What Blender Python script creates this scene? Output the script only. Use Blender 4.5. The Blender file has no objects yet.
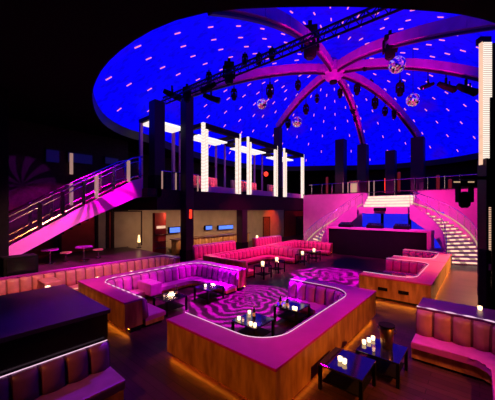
import bpy, bmesh, math, random
from mathutils import Vector, Matrix
random.seed(7)
S = bpy.context.scene
COL = S.collection
PI = math.pi
# ------------------------------------------------------------------ camera frame (measuring aid)
FPX, HZ, CX = 272.0, 210.0, 250.0
YAW = math.radians(40.2)
CH = 3.5
FW = Vector((-math.sin(YAW), math.cos(YAW))); RT = Vector((math.cos(YAW), math.sin(YAW)))

def at(px, py, d):
    """point seen at pixel px,py at distance d in front of the viewer"""
    r = (px - CX) / FPX * d
    w = FW * d + RT * r
    return Vector((w.x, w.y, CH + (HZ - py) * d / FPX))

def on(px, py, z):
    d = (z - CH) * FPX / (HZ - py)
    p = at(px, py, d); p.z = z
    return p

def proj(p):
    d = p[0] * FW.x + p[1] * FW.y
    r = p[0] * RT.x + p[1] * RT.y
    if d < .1: return None
    return CX + FPX * r / d, HZ - FPX * (p[2] - CH) / d, d

# ------------------------------------------------------------------ materials
MATS = {}; BASE = {}

def mat(name, col, rough=.5, metal=0., spec=.5, emit=None, estr=0., noise=0., nscale=8., bump=0., alpha=1., trans=0., ramp=None):
    m = bpy.data.materials.new(name); m.use_nodes = True
    nt = m.node_tree; b = nt.nodes['Principled BSDF']
    b.inputs['Roughness'].default_value = rough
    b.inputs['Metallic'].default_value = metal
    b.inputs['Specular IOR Level'].default_value = spec
    b.inputs['Base Color'].default_value = (*col, 1)
    b.inputs['Alpha'].default_value = alpha
    b.inputs['Transmission Weight'].default_value = trans
    if emit:
        b.inputs['Emission Color'].default_value = (*emit, 1)
        b.inputs['Emission Strength'].default_value = estr
    if noise or bump:
        tc = nt.nodes.new('ShaderNodeTexCoord')
        n = nt.nodes.new('ShaderNodeTexNoise'); n.inputs['Scale'].default_value = nscale; n.inputs['Detail'].default_value = 4
        nt.links.new(tc.outputs['Object'], n.inputs['Vector'])
        if noise:
            cr = nt.nodes.new('ShaderNodeValToRGB')
            cr.color_ramp.elements[0].position = .3; cr.color_ramp.elements[1].position = .7
            cr.color_ramp.elements[0].color = (*[c * (1 - noise) for c in col], 1)
            cr.color_ramp.elements[1].color = (*[min(1, c * (1 + noise)) for c in col], 1)
            nt.links.new(n.outputs['Fac'], cr.inputs['Fac']); nt.links.new(cr.outputs['Color'], b.inputs['Base Color'])
        if bump:
            bp = nt.nodes.new('ShaderNodeBump'); bp.inputs['Strength'].default_value = bump; bp.inputs['Distance'].default_value = .02
            nt.links.new(n.outputs['Fac'], bp.inputs['Height']); nt.links.new(bp.outputs['Normal'], b.inputs['Normal'])
    MATS[name] = m; BASE[name] = col
    return m

M_leather = mat('peach_leather', (.55, .16, .20), .42, noise=.15, nscale=5, spec=.35)
M_leather_pur = mat('purple_leather', (.16, .05, .18), .4, noise=.15, nscale=5, spec=.35)
M_leather_dk = mat('mauve_leather', (.30, .11, .13), .4, noise=.15, nscale=5, spec=.35)
M_leather_mag = mat('magenta_leather', (.42, .05, .40), .42, noise=.15, nscale=5, spec=.35)
def seam_shade_of(m):
    n = m.name + '_seam_shade'
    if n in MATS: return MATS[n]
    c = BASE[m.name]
    return mat(n, tuple(v * .42 for v in c), .7, noise=.1, spec=.1)  # darker leather in the grooves: seam and its shade put into the colour
M_ledge_hot = mat('ledge_hot_pink', (.5, .04, .16), .38, noise=.08, nscale=3, spec=.3)
M_ledge = mat('ledge_lacquer', (.36, .015, .34), .45, noise=.08, nscale=3, spec=.12)
M_ledge_dk = mat('ledge_plum', (.13, .02, .15), .35, noise=.08, nscale=3, spec=.3)
M_black = mat('black_lacquer', (.006, .005, .008), .22, spec=.5, noise=.2)
M_matte = mat('matte_black', (.005, .004, .005), .8, spec=.1, noise=.2)
M_matte2 = mat('dark_maroon_paint', (.020, .006, .010), .7, spec=.15, noise=.3)
M_ceil = mat('black_ceiling_paint', (.004, .003, .004), .9, spec=.05, noise=.2)
M_pillar = mat('plum_pillar', (.024, .006, .014), .4, spec=.3, noise=.2)
M_beam = mat('painted_steel_beam', (.40, .10, .42), .5, noise=.15, nscale=2, spec=.2)
M_wallpink = mat('pale_plaster', (.62, .24, .42), .6, noise=.06, nscale=2, spec=.2)
M_tan = mat('tan_wall_panel', (.34, .25, .17), .5, noise=.12, nscale=1.5, spec=.2)
M_red = mat('red_wall_paint', (.35, .03, .02), .6, noise=.15, nscale=2, spec=.2)
M_chrome = mat('chrome', (.7, .62, .6), .15, 1.0, noise=.05)
M_goldmetal = mat('brass', (.75, .5, .25), .25, 1.0, noise=.08)
M_darkglass = mat('smoked_glass', (.02, .015, .03), .05, spec=.6, alpha=.28, noise=.1)
M_clear = mat('clear_glass', (.8, .7, .75), .05, spec=.6, alpha=.22, noise=.05)
M_bottle = mat('bottle_glass', (.01, .015, .012), .06, spec=.8, noise=.1)
M_table = mat('table_gloss_black', (.008, .008, .02), .07, spec=.9, noise=.1)
M_bucket = mat('aged_bronze', (.32, .2, .1), .3, 1.0, noise=.3)
M_labelp = mat('bottle_label_paper', (.75, .6, .45), .6, noise=.1)
M_sheet = mat('blue_sheet', (.03, .05, .6), .7, noise=.2)
M_wood = mat('dark_walnut', (.12, .05, .025), .4, noise=.4, nscale=6, spec=.3)

def emis(name, col, s, base=(.02, .02, .02), stripe=None):
    m = bpy.data.materials.new(name); m.use_nodes = True
    nt = m.node_tree; b = nt.nodes['Principled BSDF']
    b.inputs['Base Color'].default_value = (*base, 1); b.inputs['Roughness'].default_value = .5
    tc = nt.nodes.new('ShaderNodeTexCoord')
    if stripe:
        w = nt.nodes.new('ShaderNodeTexWave'); w.bands_direction = stripe[0]; w.inputs['Scale'].default_value = stripe[1]
        w.inputs['Distortion'].default_value = stripe[2] if len(stripe) > 2 else 0
    else:
        w = nt.nodes.new('ShaderNodeTexNoise'); w.inputs['Scale'].default_value = 3
    nt.links.new(tc.outputs['Object'], w.inputs['Vector'])
    cr = nt.nodes.new('ShaderNodeValToRGB')
    k = .35 if stripe else .8
    cr.color_ramp.elements[0].color = (*[c * k for c in col], 1); cr.color_ramp.elements[1].color = (*col, 1)
    cr.color_ramp.elements[0].position = .2; cr.color_ramp.elements[1].position = .5
    nt.links.new(w.outputs['Fac'], cr.inputs['Fac'])
    nt.links.new(cr.outputs['Color'], b.inputs['Emission Color'])
    b.inputs['Emission Strength'].default_value = s
    return m

E_line = emis('white_led_line', (1, .62, .85), 1.0)
E_orange = emis('amber_led_line', (1, .23, .012), 60.0)
E_post = emis('white_led_post', (1, .80, .70), 1.5, stripe=('Z', 3.0))
E_panel = emis('white_led_ceiling', (1, .86, .82), 1.4, stripe=('X', 2.0, .3))
E_step = emis('warm_step_light', (1, .62, .42), 1.35, stripe=('DIAGONAL', .5, 2.0))
E_bridge = emis('bridge_riser_light', (1, .74, .52), 1.25)
E_dash = emis('pink_led_dash', (1, .22, .50), 1.15)
E_candle = emis('candle_glass', (1, .62, .32), 3.2)
E_flame = emis('candle_flame', (1, .85, .6), 12)
E_blue = emis('blue_screen', (.01, .015, .9), .9)
E_bluedim = emis('dim_blue_screen', (.01, .008, .32), .12)
E_screen = emis('bright_blue_screen', (.08, .2, 1), 1.5)
E_red = emis('red_lamp', (1, .03, .01), 2.5)
E_reddim = emis('dim_red_lamp', (.6, .03, .01), .2)
E_lamp = emis('warm_lamp', (1, .62, .25), 3)
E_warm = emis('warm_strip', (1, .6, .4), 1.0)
E_rail = emis('lit_rail', (1, .62, .35), .55)  # stands for light on gold trim and podium; real glow on displays
E_postdim = emis('lit_baluster', (1, .55, .45), .5, stripe=('Z', 6.0))  # lit look of the posts put in as emission; they are no lamps

def gold_material():
    m = bpy.data.materials.new('antique_gold_panel'); m.use_nodes = True
    nt = m.node_tree; b = nt.nodes['Principled BSDF']
    tc = nt.nodes.new('ShaderNodeTexCoord'); mp = nt.nodes.new('ShaderNodeMapping'); mp.inputs['Scale'].default_value = (1, 1, .25)
    n = nt.nodes.new('ShaderNodeTexNoise'); n.inputs['Scale'].default_value = 6; n.inputs['Detail'].default_value = 5
    cr = nt.nodes.new('ShaderNodeValToRGB')
    cr.color_ramp.elements[0].color = (.30, .13, .03, 1); cr.color_ramp.elements[1].color = (.62, .33, .10, 1)
    cr.color_ramp.elements[0].position = .35; cr.color_ramp.elements[1].position = .7
    nt.links.new(tc.outputs['Object'], mp.inputs['Vector']); nt.links.new(mp.outputs['Vector'], n.inputs['Vector'])
    nt.links.new(n.outputs['Fac'], cr.inputs['Fac']); nt.links.new(cr.outputs['Color'], b.inputs['Base Color'])
    b.inputs['Roughness'].default_value = .45; b.inputs['Metallic'].default_value = .3
    return m
M_gold = gold_material()

def floor_material():
    m = bpy.data.materials.new('dark_wood_floor'); m.use_nodes = True
    nt = m.node_tree; b = nt.nodes['Principled BSDF']
    tc = nt.nodes.new('ShaderNodeTexCoord')
    br = nt.nodes.new('ShaderNodeTexBrick'); br.inputs['Scale'].default_value = 1.0
    br.inputs['Brick Width'].default_value = 1.6; br.inputs['Row Height'].default_value = .18
    br.inputs['Color1'].default_value = (.065, .022, .032, 1); br.inputs['Color2'].default_value = (.036, .013, .022, 1)
    br.inputs['Mortar'].default_value = (.02, .008, .008, 1); br.inputs['Mortar Size'].default_value = .008
    nt.links.new(tc.outputs['Object'], br.inputs['Vector'])
    n = nt.nodes.new('ShaderNodeTexNoise'); n.inputs['Scale'].default_value = 5
    mx = nt.nodes.new('ShaderNodeMix'); mx.data_type = 'RGBA'; mx.blend_type = 'MULTIPLY'; mx.inputs[0].default_value = .25
    nt.links.new(tc.outputs['Object'], n.inputs['Vector'])
    nt.links.new(br.outputs['Color'], mx.inputs[6]); nt.links.new(n.outputs['Color'], mx.inputs[7])
    nt.links.new(mx.outputs[2], b.inputs['Base Color'])
    b.inputs['Roughness'].default_value = .32; b.inputs['Specular IOR Level'].default_value = .07
    return m
M_floor = floor_material()

def dome_material():
    m = bpy.data.materials.new('blue_dome_emission'); m.use_nodes = True
    nt = m.node_tree; b = nt.nodes['Principled BSDF']
    b.inputs['Base Color'].default_value = (.0, .0, .02, 1); b.inputs['Roughness'].default_value = .8; b.inputs['Specular IOR Level'].default_value = .1
    tc = nt.nodes.new('ShaderNodeTexCoord')
    n = nt.nodes.new('ShaderNodeTexNoise'); n.inputs['Scale'].default_value = .22; n.inputs['Detail'].default_value = 3
    n2 = nt.nodes.new('ShaderNodeTexNoise'); n2.inputs['Scale'].default_value = 2.2; n2.inputs['Detail'].default_value = 6
    cr = nt.nodes.new('ShaderNodeValToRGB')
    cr.color_ramp.elements[0].color = (.02, .0, .62, 1); cr.color_ramp.elements[0].position = .26
    cr.color_ramp.elements[1].color = (.001, .0, 1.0, 1); cr.color_ramp.elements[1].position = .42
    c2 = nt.nodes.new('ShaderNodeValToRGB')
    c2.color_ramp.elements[0].color = (.45, .45, .45, 1); c2.color_ramp.elements[0].position = .36
    c2.color_ramp.elements[1].color = (1, 1, 1, 1); c2.color_ramp.elements[1].position = .5
    mx = nt.nodes.new('ShaderNodeMix'); mx.data_type = 'RGBA'; mx.blend_type = 'MULTIPLY'; mx.inputs[0].default_value = .4
    nt.links.new(tc.outputs['Object'], n.inputs['Vector']); nt.links.new(tc.outputs['Object'], n2.inputs['Vector'])
    nt.links.new(n.outputs['Fac'], cr.inputs['Fac']); nt.links.new(n2.outputs['Fac'], c2.inputs['Fac'])
    nt.links.new(cr.outputs['Color'], mx.inputs[6]); nt.links.new(c2.outputs['Color'], mx.inputs[7])
    nt.links.new(mx.outputs[2], b.inputs['Emission Color'])
    b.inputs['Emission Strength'].default_value = 1.0  # blue light on the dome is put in as emission
    return m
M_dome = dome_material()

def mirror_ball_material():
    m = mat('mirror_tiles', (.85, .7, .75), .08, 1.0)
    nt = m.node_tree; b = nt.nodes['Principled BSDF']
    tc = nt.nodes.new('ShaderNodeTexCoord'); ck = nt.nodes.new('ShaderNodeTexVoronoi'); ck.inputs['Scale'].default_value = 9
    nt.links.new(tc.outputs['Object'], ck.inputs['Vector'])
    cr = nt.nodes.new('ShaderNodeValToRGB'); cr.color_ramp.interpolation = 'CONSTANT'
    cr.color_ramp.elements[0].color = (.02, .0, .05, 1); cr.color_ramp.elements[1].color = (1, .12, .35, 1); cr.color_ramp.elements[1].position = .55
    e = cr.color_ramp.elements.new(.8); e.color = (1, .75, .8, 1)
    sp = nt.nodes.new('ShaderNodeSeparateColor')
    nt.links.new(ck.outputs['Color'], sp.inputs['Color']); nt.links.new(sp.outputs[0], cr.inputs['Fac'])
    nt.links.new(cr.outputs['Color'], b.inputs['Emission Color']); b.inputs['Emission Strength'].default_value = .35  # glints and reflections on the tiles put in as emission
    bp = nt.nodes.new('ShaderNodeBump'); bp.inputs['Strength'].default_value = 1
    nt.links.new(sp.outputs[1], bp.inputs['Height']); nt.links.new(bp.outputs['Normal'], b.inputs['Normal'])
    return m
M_mirror = mirror_ball_material()

# ------------------------------------------------------------------ mesh helpers
class MB:
    def __init__(s): s.bm = bmesh.new()

    def box(s, x0, x1, y0, y1, z0, z1, bev=0):
        vs = [s.bm.verts.new((x, y, z)) for z in (z0, z1) for x, y in ((x0, y0), (x1, y0), (x1, y1), (x0, y1))]
        fs = [s.bm.faces.new([vs[i] for i in f]) for f in ((3, 2, 1, 0), (4, 5, 6, 7), (0, 1, 5, 4), (1, 2, 6, 5), (2, 3, 7, 6), (3, 0, 4, 7))]
        if bev:
            bmesh.ops.bevel(s.bm, geom=list({e for f in fs for e in f.edges}), offset=bev, segments=2, affect='EDGES', profile=.6)
        return s

    def obox(s, c, ux, uy, uz, hx, hy, hz, bev=0):
        """box with centre c, axes ux uy uz and half sizes"""
        c = Vector(c); ux, uy, uz = [Vector(v).normalized() for v in (ux, uy, uz)]
        vs = []
        for k in (-1, 1):
            for i, j in ((-1, -1), (1, -1), (1, 1), (-1, 1)):
                vs.append(s.bm.verts.new(c + ux * hx * i + uy * hy * j + uz * hz * k))
        fs = [s.bm.faces.new([vs[i] for i in f]) for f in ((3, 2, 1, 0), (4, 5, 6, 7), (0, 1, 5, 4), (1, 2, 6, 5), (2, 3, 7, 6), (3, 0, 4, 7))]
        if bev:
            bmesh.ops.bevel(s.bm, geom=list({e for f in fs for e in f.edges}), offset=bev, segments=2, affect='EDGES', profile=.6)
        return s

    def prism(s, poly, z0, z1, bev=0):
        n = len(poly)
        a = [s.bm.verts.new((p[0], p[1], z0)) for p in poly]; b = [s.bm.verts.new((p[0], p[1], z1)) for p in poly]
        fs = [s.bm.faces.new(list(reversed(a))), s.bm.faces.new(b)]
        for i in range(n):
            j = (i + 1) % n; fs.append(s.bm.faces.new((a[i], a[j], b[j], b[i])))
        if bev:
            top = [e for e in fs[1].edges]
            bmesh.ops.bevel(s.bm, geom=top, offset=bev, segments=2, affect='EDGES', profile=.6)
        return s

    def yzprism(s, poly, x0, x1):
        n = len(poly)
        a = [s.bm.verts.new((x0, p[0], p[1])) for p in poly]; b = [s.bm.verts.new((x1, p[0], p[1])) for p in poly]
        s.bm.faces.new(list(reversed(a))); s.bm.faces.new(b)
        for i in range(n):
            j = (i + 1) % n; s.bm.faces.new((a[i], a[j], b[j], b[i]))
        return s

    def tube(s, pts, r, n=8, cap=True):
        pts = [Vector(p) for p in pts]; rings = []
        for i, p in enumerate(pts):
            t = (pts[min(i + 1, len(pts) - 1)] - pts[max(i - 1, 0)]).normalized()
            up = Vector((0, 0, 1)) if abs(t.z) < .95 else Vector((1, 0, 0))
            a = t.cross(up).normalized(); b = t.cross(a)
            rr = r[i] if isinstance(r, (list, tuple)) else r
            rings.append([s.bm.verts.new(p + (a * math.cos(2 * PI * k / n) + b * math.sin(2 * PI * k / n)) * rr) for k in range(n)])
        for q, w in zip(rings, rings[1:]):
            for k in range(n): s.bm.faces.new((q[k], q[(k + 1) % n], w[(k + 1) % n], w[k]))
        if cap: s.bm.faces.new(list(reversed(rings[0]))); s.bm.faces.new(rings[-1])
        return s

    def sweep(s, pts, w, h):
        """rectangular section w (horizontal) x h (vertical) along pts"""
        pts = [Vector(p) for p in pts]; rings = []
        for i, p in enumerate(pts):
            t = (pts[min(i + 1, len(pts) - 1)] - pts[max(i - 1, 0)]).normalized()
            a = t.cross(Vector((0, 0, 1))).normalized(); b = a.cross(t).normalized()
            rings.append([s.bm.verts.new(p + a * w / 2 * i_ + b * h / 2 * j_) for i_, j_ in ((-1, -1), (1, -1), (1, 1), (-1, 1))])
        for q, w_ in zip(rings, rings[1:]):
            for k in range(4): s.bm.faces.new((q[k], q[(k + 1) % 4], w_[(k + 1) % 4], w_[k]))
        s.bm.faces.new(list(reversed(rings[0]))); s.bm.faces.new(rings[-1])
        return s

    def ribbon(s, lo, hi):
        a = [s.bm.verts.new(p) for p in lo]; b = [s.bm.verts.new(p) for p in hi]
        for i in range(len(a) - 1): s.bm.faces.new((a[i], a[i + 1], b[i + 1], b[i]))
        return s

    def lathe(s, prof, c=(0, 0, 0), n=16):
        rings = []
        for r, z in prof:
            rings.append([s.bm.verts.new((c[0] + r * math.cos(2 * PI * k / n), c[1] + r * math.sin(2 * PI * k / n), c[2] + z)) for k in range(n)])
        for q, w in zip(rings, rings[1:]):
            for k in range(n): s.bm.faces.new((q[k], q[(k + 1) % n], w[(k + 1) % n], w[k]))
        if prof[0][0] > 1e-4: s.bm.faces.new(list(reversed(rings[0])))
        if prof[-1][0] > 1e-4: s.bm.faces.new(rings[-1])
        return s

    def build(s, name, m, parent=None, smooth=False, loc=None):
        bmesh.ops.remove_doubles(s.bm, verts=s.bm.verts, dist=1e-5)
        bmesh.ops.recalc_face_normals(s.bm, faces=s.bm.faces)
        me = bpy.data.meshes.new(name)
        if loc is not None:
            bmesh.ops.translate(s.bm, verts=s.bm.verts, vec=-Vector(loc))
        s.bm.to_mesh(me); s.bm.free()
        me.materials.append(m)
        if getattr(s, 'two', False): me.materials.append(M_gold if m is M_gold else seam_shade_of(m))
        if smooth:
            for p in me.polygons: p.use_smooth = True
        o = bpy.data.objects.new(name, me); COL.objects.link(o)
        if loc is not None: o.location = loc
        if parent is not None:
            o.parent = parent
            if loc is None:
                o.matrix_parent_inverse = parent.matrix_basis.inverted() if WORLDPARENT[0] else Matrix()
        return o

WORLDPARENT = [True]     # meshes written in room coordinates are re-based on their thing's Empty

def tag(o, label=None, cat=None, group=None, kind=None):
    if label: o['label'] = label
    if cat: o['category'] = cat
    if group: o['group'] = group
    if kind: o['kind'] = kind
    return o

def thing(name, label, cat, loc, group=None, rz=0):
    o = bpy.data.objects.new(name, None); COL.objects.link(o)
    o.location = loc; o.rotation_euler = (0, 0, rz); o.empty_display_size = .2
    o.matrix_basis = Matrix.LocRotScale(Vector(loc), Matrix.Rotation(rz, 3, 'Z'), None)
    return tag(o, label, cat, group)

def struct(mb, name, m, label=None, smooth=False):
    o = mb.build(name, m, smooth=smooth)
    tag(o, label, None, None, 'structure')
    return o

def dup(root, loc, label, rz=0, group=None):
    r = root.copy(); COL.objects.link(r)
    r.location = loc; r.rotation_euler = (0, 0, rz); r['label'] = label
    if group: r['group'] = group
    for ch in list(root.children):
        c = ch.copy(); COL.objects.link(c); c.parent = r
        for g in list(ch.children):
            d = g.copy(); COL.objects.link(d); d.parent = c
    return r

# ---- plan paths
def rounded(pts, rad, n=9):
    pts = [Vector(p) for p in pts]; out = [pts[0]]
    for i in range(1, len(pts) - 1):
        p = pts[i]; a = (pts[i - 1] - p); b = (pts[i + 1] - p)
        r = rad[i - 1] if isinstance(rad, (list, tuple)) else rad
        ang = a.angle(b); t = r / math.tan(ang / 2)
        t = min(t, a.length * .49, b.length * .49); r = t * math.tan(ang / 2)
        a.normalize(); b.normalize()
        c = p + (a + b).normalized() * (r / math.sin(ang / 2))
        s_, e_ = p + a * t, p + b * t
        va, vb = s_ - c, e_ - c
        tot = va.angle_signed(vb)
        for k in range(n + 1):
            th = -tot * k / n
            out.append(c + Vector((va.x * math.cos(th) - va.y * math.sin(th), va.x * math.sin(th) + va.y * math.cos(th))))
    out.append(pts[-1])
    return out

def offset(pts, d):
    """miter offset to the LEFT of travel"""
    pts = [Vector(p) for p in pts]; out = []
    for i, p in enumerate(pts):
        ns = []
        if i > 0:
            t = (p - pts[i - 1]).normalized(); ns.append(Vector((-t.y, t.x)))
        if i < len(pts) - 1:
            t = (pts[i + 1] - p).normalized(); ns.append(Vector((-t.y, t.x)))
        if len(ns) == 1: out.append(p + ns[0] * d)
        else:
            m = (ns[0] + ns[1]).normalized(); out.append(p + m * (d / max(.3, m.dot(ns[0]))))
    return out

def resample(pts, step):
    pts = [Vector(p) for p in pts]; L = [0]
    for a, b in zip(pts, pts[1:]): L.append(L[-1] + (b - a).length)
    n = max(2, round(L[-1] / step)); out = []; j = 0
    for k in range(n + 1):
        s_ = L[-1] * k / n
        while j < len(pts) - 2 and L[j + 1] < s_: j += 1
        f = (s_ - L[j]) / max(1e-9, L[j + 1] - L[j])
        out.append(pts[j].lerp(pts[j + 1], min(1, max(0, f))))
    return out

def channel_back(path, z0, z1, th=.12, width=.37, bulge=.095, lean=.06):
    """vertically channel-tufted upholstery along a plan path, facing left of travel"""
    q = 14
    tot = sum((Vector(b) - Vector(a)).length for a, b in zip(path, path[1:]))
    nch = max(2, round(tot / width))
    pts = resample(path, tot / (nch * q))
    mb = MB(); rows = []
    for i, p in enumerate(pts):
        t = (pts[min(i + 1, len(pts) - 1)] - pts[max(i - 1, 0)]).normalized(); n = Vector((-t.y, t.x))
        b = bulge * abs(math.sin(PI * i / q)) ** .6
        h = z1 - z0
        sec = [(0, z0), (0, z1 - .01), (th * .35, z1 - .012 + b * .25), (th * .8 + b * .6, z1 - .03 + b * .2), (th + b, z1 - .10), (th + b + lean * .5, z0 + h * .4), (th + b + lean, z0)]
        rows.append([mb.bm.verts.new((p.x + n.x * o, p.y + n.y * o, z)) for o, z in sec])
    for a, b in zip(rows, rows[1:]):
        for k in range(len(a) - 1): mb.bm.faces.new((a[k], b[k], b[k + 1], a[k + 1]))
        mb.bm.faces.new((a[-1], b[-1], b[0], a[0]))
    mb.bm.faces.new(rows[0]); mb.bm.faces.new(list(reversed(rows[-1])))
    mb.bm.faces.ensure_lookup_table()
    per = len(sec)
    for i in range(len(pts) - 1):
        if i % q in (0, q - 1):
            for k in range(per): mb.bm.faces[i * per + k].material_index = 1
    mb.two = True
    return mb

def banquette(label, sharp, r, wall=.5, zt=.9, seat_d=.62, leather=None, ledge=None, panel=None, dashed=False,
              glow=True, led=True, group=None, ends=True, back_ends=True, name='banquette', zf=0., seat_mat=None, sz=.32):
    leather = leather or M_leather; ledge = ledge or M_ledge; panel = panel or M_gold
    sharp = [Vector(p) for p in sharp]
    cx_ = sum(p.x for p in sharp) / len(sharp); cy_ = sum(p.y for p in sharp) / len(sharp)
    t = thing(name, label, 'sofa', (cx_, cy_, zf), group)
    outer = offset(sharp, -wall); inner = rounded(sharp, r)
    ring = lambda a, b: [tuple(p) for p in a] + [tuple(p) for p in reversed(b)]
    MB().prism(ring(offset(sharp, -wall + .15), offset(sharp, -.05)), zf, zf + .13).build('plinth', M_matte, t)
    wp = MB().prism(ring(outer, inner), zf + .13, zf + zt - .05).build('wall_panel', panel, t)
    lg = MB().prism(ring(offset(sharp, -wall - .02), rounded(offset(sharp, .02), r)), zf + zt - .05, zf + zt, bev=.008).build('ledge', ledge, t)
    if glow:
        g = [Vector((p.x, p.y, zf + .121)) for p in offset(sharp, -wall + .11)]
        MB().tube(g, .008, 6).build('amber_strip', E_orange, wp)
    channel_back(inner, zf + sz - .06, zf + zt - .05).build('backrest', leather, t, smooth=True)
    f0 = rounded(offset(sharp, .10), max(.1, r - .10)); f1 = rounded(offset(sharp, .16 + seat_d), .35)
    MB().prism(ring(f0, f1), zf + sz - .14, zf + sz, bev=.035).build('seat', seat_mat or leather, t, smooth=False)
    f2 = rounded(offset(sharp, .10 + seat_d), .3)
    MB().prism(ring(f0, f2), zf + .06, zf + sz - .14).build('seat_base', panel, t)
    f3 = rounded(offset(sharp, .02 + seat_d), .3)
    MB().prism(ring(f0, f3), zf + .0, zf + .06).build('seat_plinth', M_matte, t)
    if led:
        lp = resample(inner, .09 if dashed else .07)
        l3 = [Vector((p.x, p.y, zf + zt + .012)) for p in lp]
        MB().tube(l3, [(.019 if k % 4 < 2 else .003) for k in range(len(l3))] if dashed else .008, 6).build('light_line', E_line, lg)
    return t

# ------------------------------------------------------------------ SETTING
struct(MB().box(-23, 6, -8, 40, -.1, 0), 'floor', M_floor, 'dark glossy wine brown plank floor')
# dome rim in plan (measured), closed, anticlockwise from the near side
RIM = [(-7.5, 3.95), (-5.4, 4.5), (-3.4, 5.9), (-1.5, 7.6), (0.2, 9.6), (1.8, 13), (2.8, 17), (3.3, 22), (2.8, 28), (1.4, 33), (-2.5, 36), (-7.5, 36.4),
       (-11.5, 34.8), (-15, 32.2), (-19, 29.5), (-21.3, 25.5), (-21.6, 20.5), (-20.4, 15), (-19, 11.2), (-18.4, 8.6), (-16.6, 6.5), (-13.4, 4.8), (-10.3, 4.0)]
HUB = Vector((-8.65, 20.2)); ZR, LIP, RISE = 8.5, .6, 6.1
def catmull(P, n=6):
    out = []; N = len(P)
    for i in range(N):
        p0, p1, p2, p3 = [Vector(P[(i + k - 1) % N]) for k in range(4)]
        for j in range(n):
            t = j / n
            out.append(.5 * ((2 * p1) + (-p0 + p2) * t + (2 * p0 - 5 * p1 + 4 * p2 - p3) * t * t + (-p0 + 3 * p1 - 3 * p2 + p3) * t ** 3))
    return out
rim = catmull(RIM, 6)
def rim_r(th):
    d = Vector((math.cos(th), math.sin(th))); best = None
    for i in range(len(rim)):
        a, b = rim[i] - HUB, rim[(i + 1) % len(rim)] - HUB
        e = b - a; den = d.x * e.y - d.y * e.x
        if abs(den) < 1e-9: continue
        t = (a.x * e.y - a.y * e.x) / den; u = (a.x * d.y - a.y * d.x) / den
        if t > 0 and -1e-6 <= u <= 1.000001: best = t if best is None else min(best, t)
    return best
def dome_pt(th, rho):
    r = rim_r(th) * rho
    return Vector((HUB.x + math.cos(th) * r, HUB.y + math.sin(th) * r, ZR + LIP + RISE * (1 - rho ** 2.5)))
mb = MB(); NT, NR = 120, 26
grid = [[mb.bm.verts.new(dome_pt(2 * PI * i / NT, (k / NR) ** .8)) for i in range(NT)] for k in range(1, NR + 1)]
apex = mb.bm.verts.new((HUB.x, HUB.y, ZR + LIP + RISE))
for i in range(NT): mb.bm.faces.new((apex, grid[0][i], grid[0][(i + 1) % NT]))
for a, b in zip(grid, grid[1:]):
    for i in range(NT): mb.bm.faces.new((a[i], b[i], b[(i + 1) % NT], a[(i + 1) % NT]))
struct(mb, 'ceiling', M_dome, 'glowing royal blue dome ceiling', True)
rimp = [dome_pt(2 * PI * i / NT, 1) for i in range(NT)]
mb = MB(); mb.ribbon([Vector((p.x, p.y, ZR)) for p in rimp + rimp[:1]], [Vector((p.x, p.y, ZR + LIP)) for p in rimp + rimp[:1]])
struct(mb, 'trim_1', M_pillar, 'dark plum rim band around the blue dome', True)
# flat black ceiling around the dome: ring from rim out to the walls
mb = MB(); o_ = []
for i in range(NT):
    th = 2 * PI * i / NT; d = Vector((math.cos(th), math.sin(th)))
    ts = []
    if d.x > 1e-6: ts.append((6 - HUB.x) / d.x)
    if d.x < -1e-6: ts.append((-23 - HUB.x) / d.x)
    if d.y > 1e-6: ts.append((40 - HUB.y) / d.y)
    if d.y < -1e-6: ts.append((-8 - HUB.y) / d.y)
    o_.append(HUB + d * min(ts))
mb.ribbon([Vector((p.x, p.y, ZR)) for p in rimp + rimp[:1]], [Vector((p.x, p.y, ZR)) for p in o_ + o_[:1]])
struct(mb, 'ceiling.001', M_ceil, 'flat black ceiling around the dome')
struct(MB().box(-23.2, -23, -8, 40, 0, 8.5), 'wall_left', M_matte2)
struct(MB().box(6, 6.2, -8, 40, 0, 8.5), 'wall_right', M_matte)
struct(MB().box(-23, 6, 40, 40.2, 0, 8.5), 'wall_back', M_matte2)
struct(MB().box(-23, 6, -8.2, -8, 0, 8.5), 'wall_front', M_matte)
# left gallery: slab + dark fascia, lower back wall with coloured panels
GX = -15.0
struct(MB().box(-23, GX, 9.0, 27.5, 3.5, 4.8), 'gallery_floor', M_matte2, 'dark maroon gallery floor and fascia on the left')
struct(MB().box(-19.8, -19.55, 1, 9.4, 0, 8.5), 'wall_left.001', M_matte2)
struct(MB().box(-19.8, -19.55, 9.4, 30, 0, 3.5), 'wall_left.002', M_tan)
struct(MB().box(-19.55, -13.9, -3, 9.2, 0, .85), 'raised_floor', M_floor, 'raised dark floor under the left staircase')
# far mezzanine
struct(MB().box(-15.0, 4, 27.2, 40, 4.3, 4.8), 'far_mezzanine_floor', M_matte2)
mb = MB(); mb.box(-15.0, -8.15, 26.95, 27.2, 0, 5.15); mb.box(-4.05, 3.0, 26.95, 27.2, 0, 5.15); mb.box(-8.15, -4.05, 26.95, 27.2, 0, 4.8)
struct(mb, 'wall_stage', M_wallpink, 'pink lit plaster wall behind the curved stairs')
struct(MB().box(-15.05, 3.0, 26.9, 27.25, 5.15, 5.22), 'trim_2', M_pillar)
# dark upper wall at the back of the far mezzanine
struct(MB().box(-23, 6, 37.6, 37.8, 4.8, 8.5), 'wall_far', M_matte2)

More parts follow.
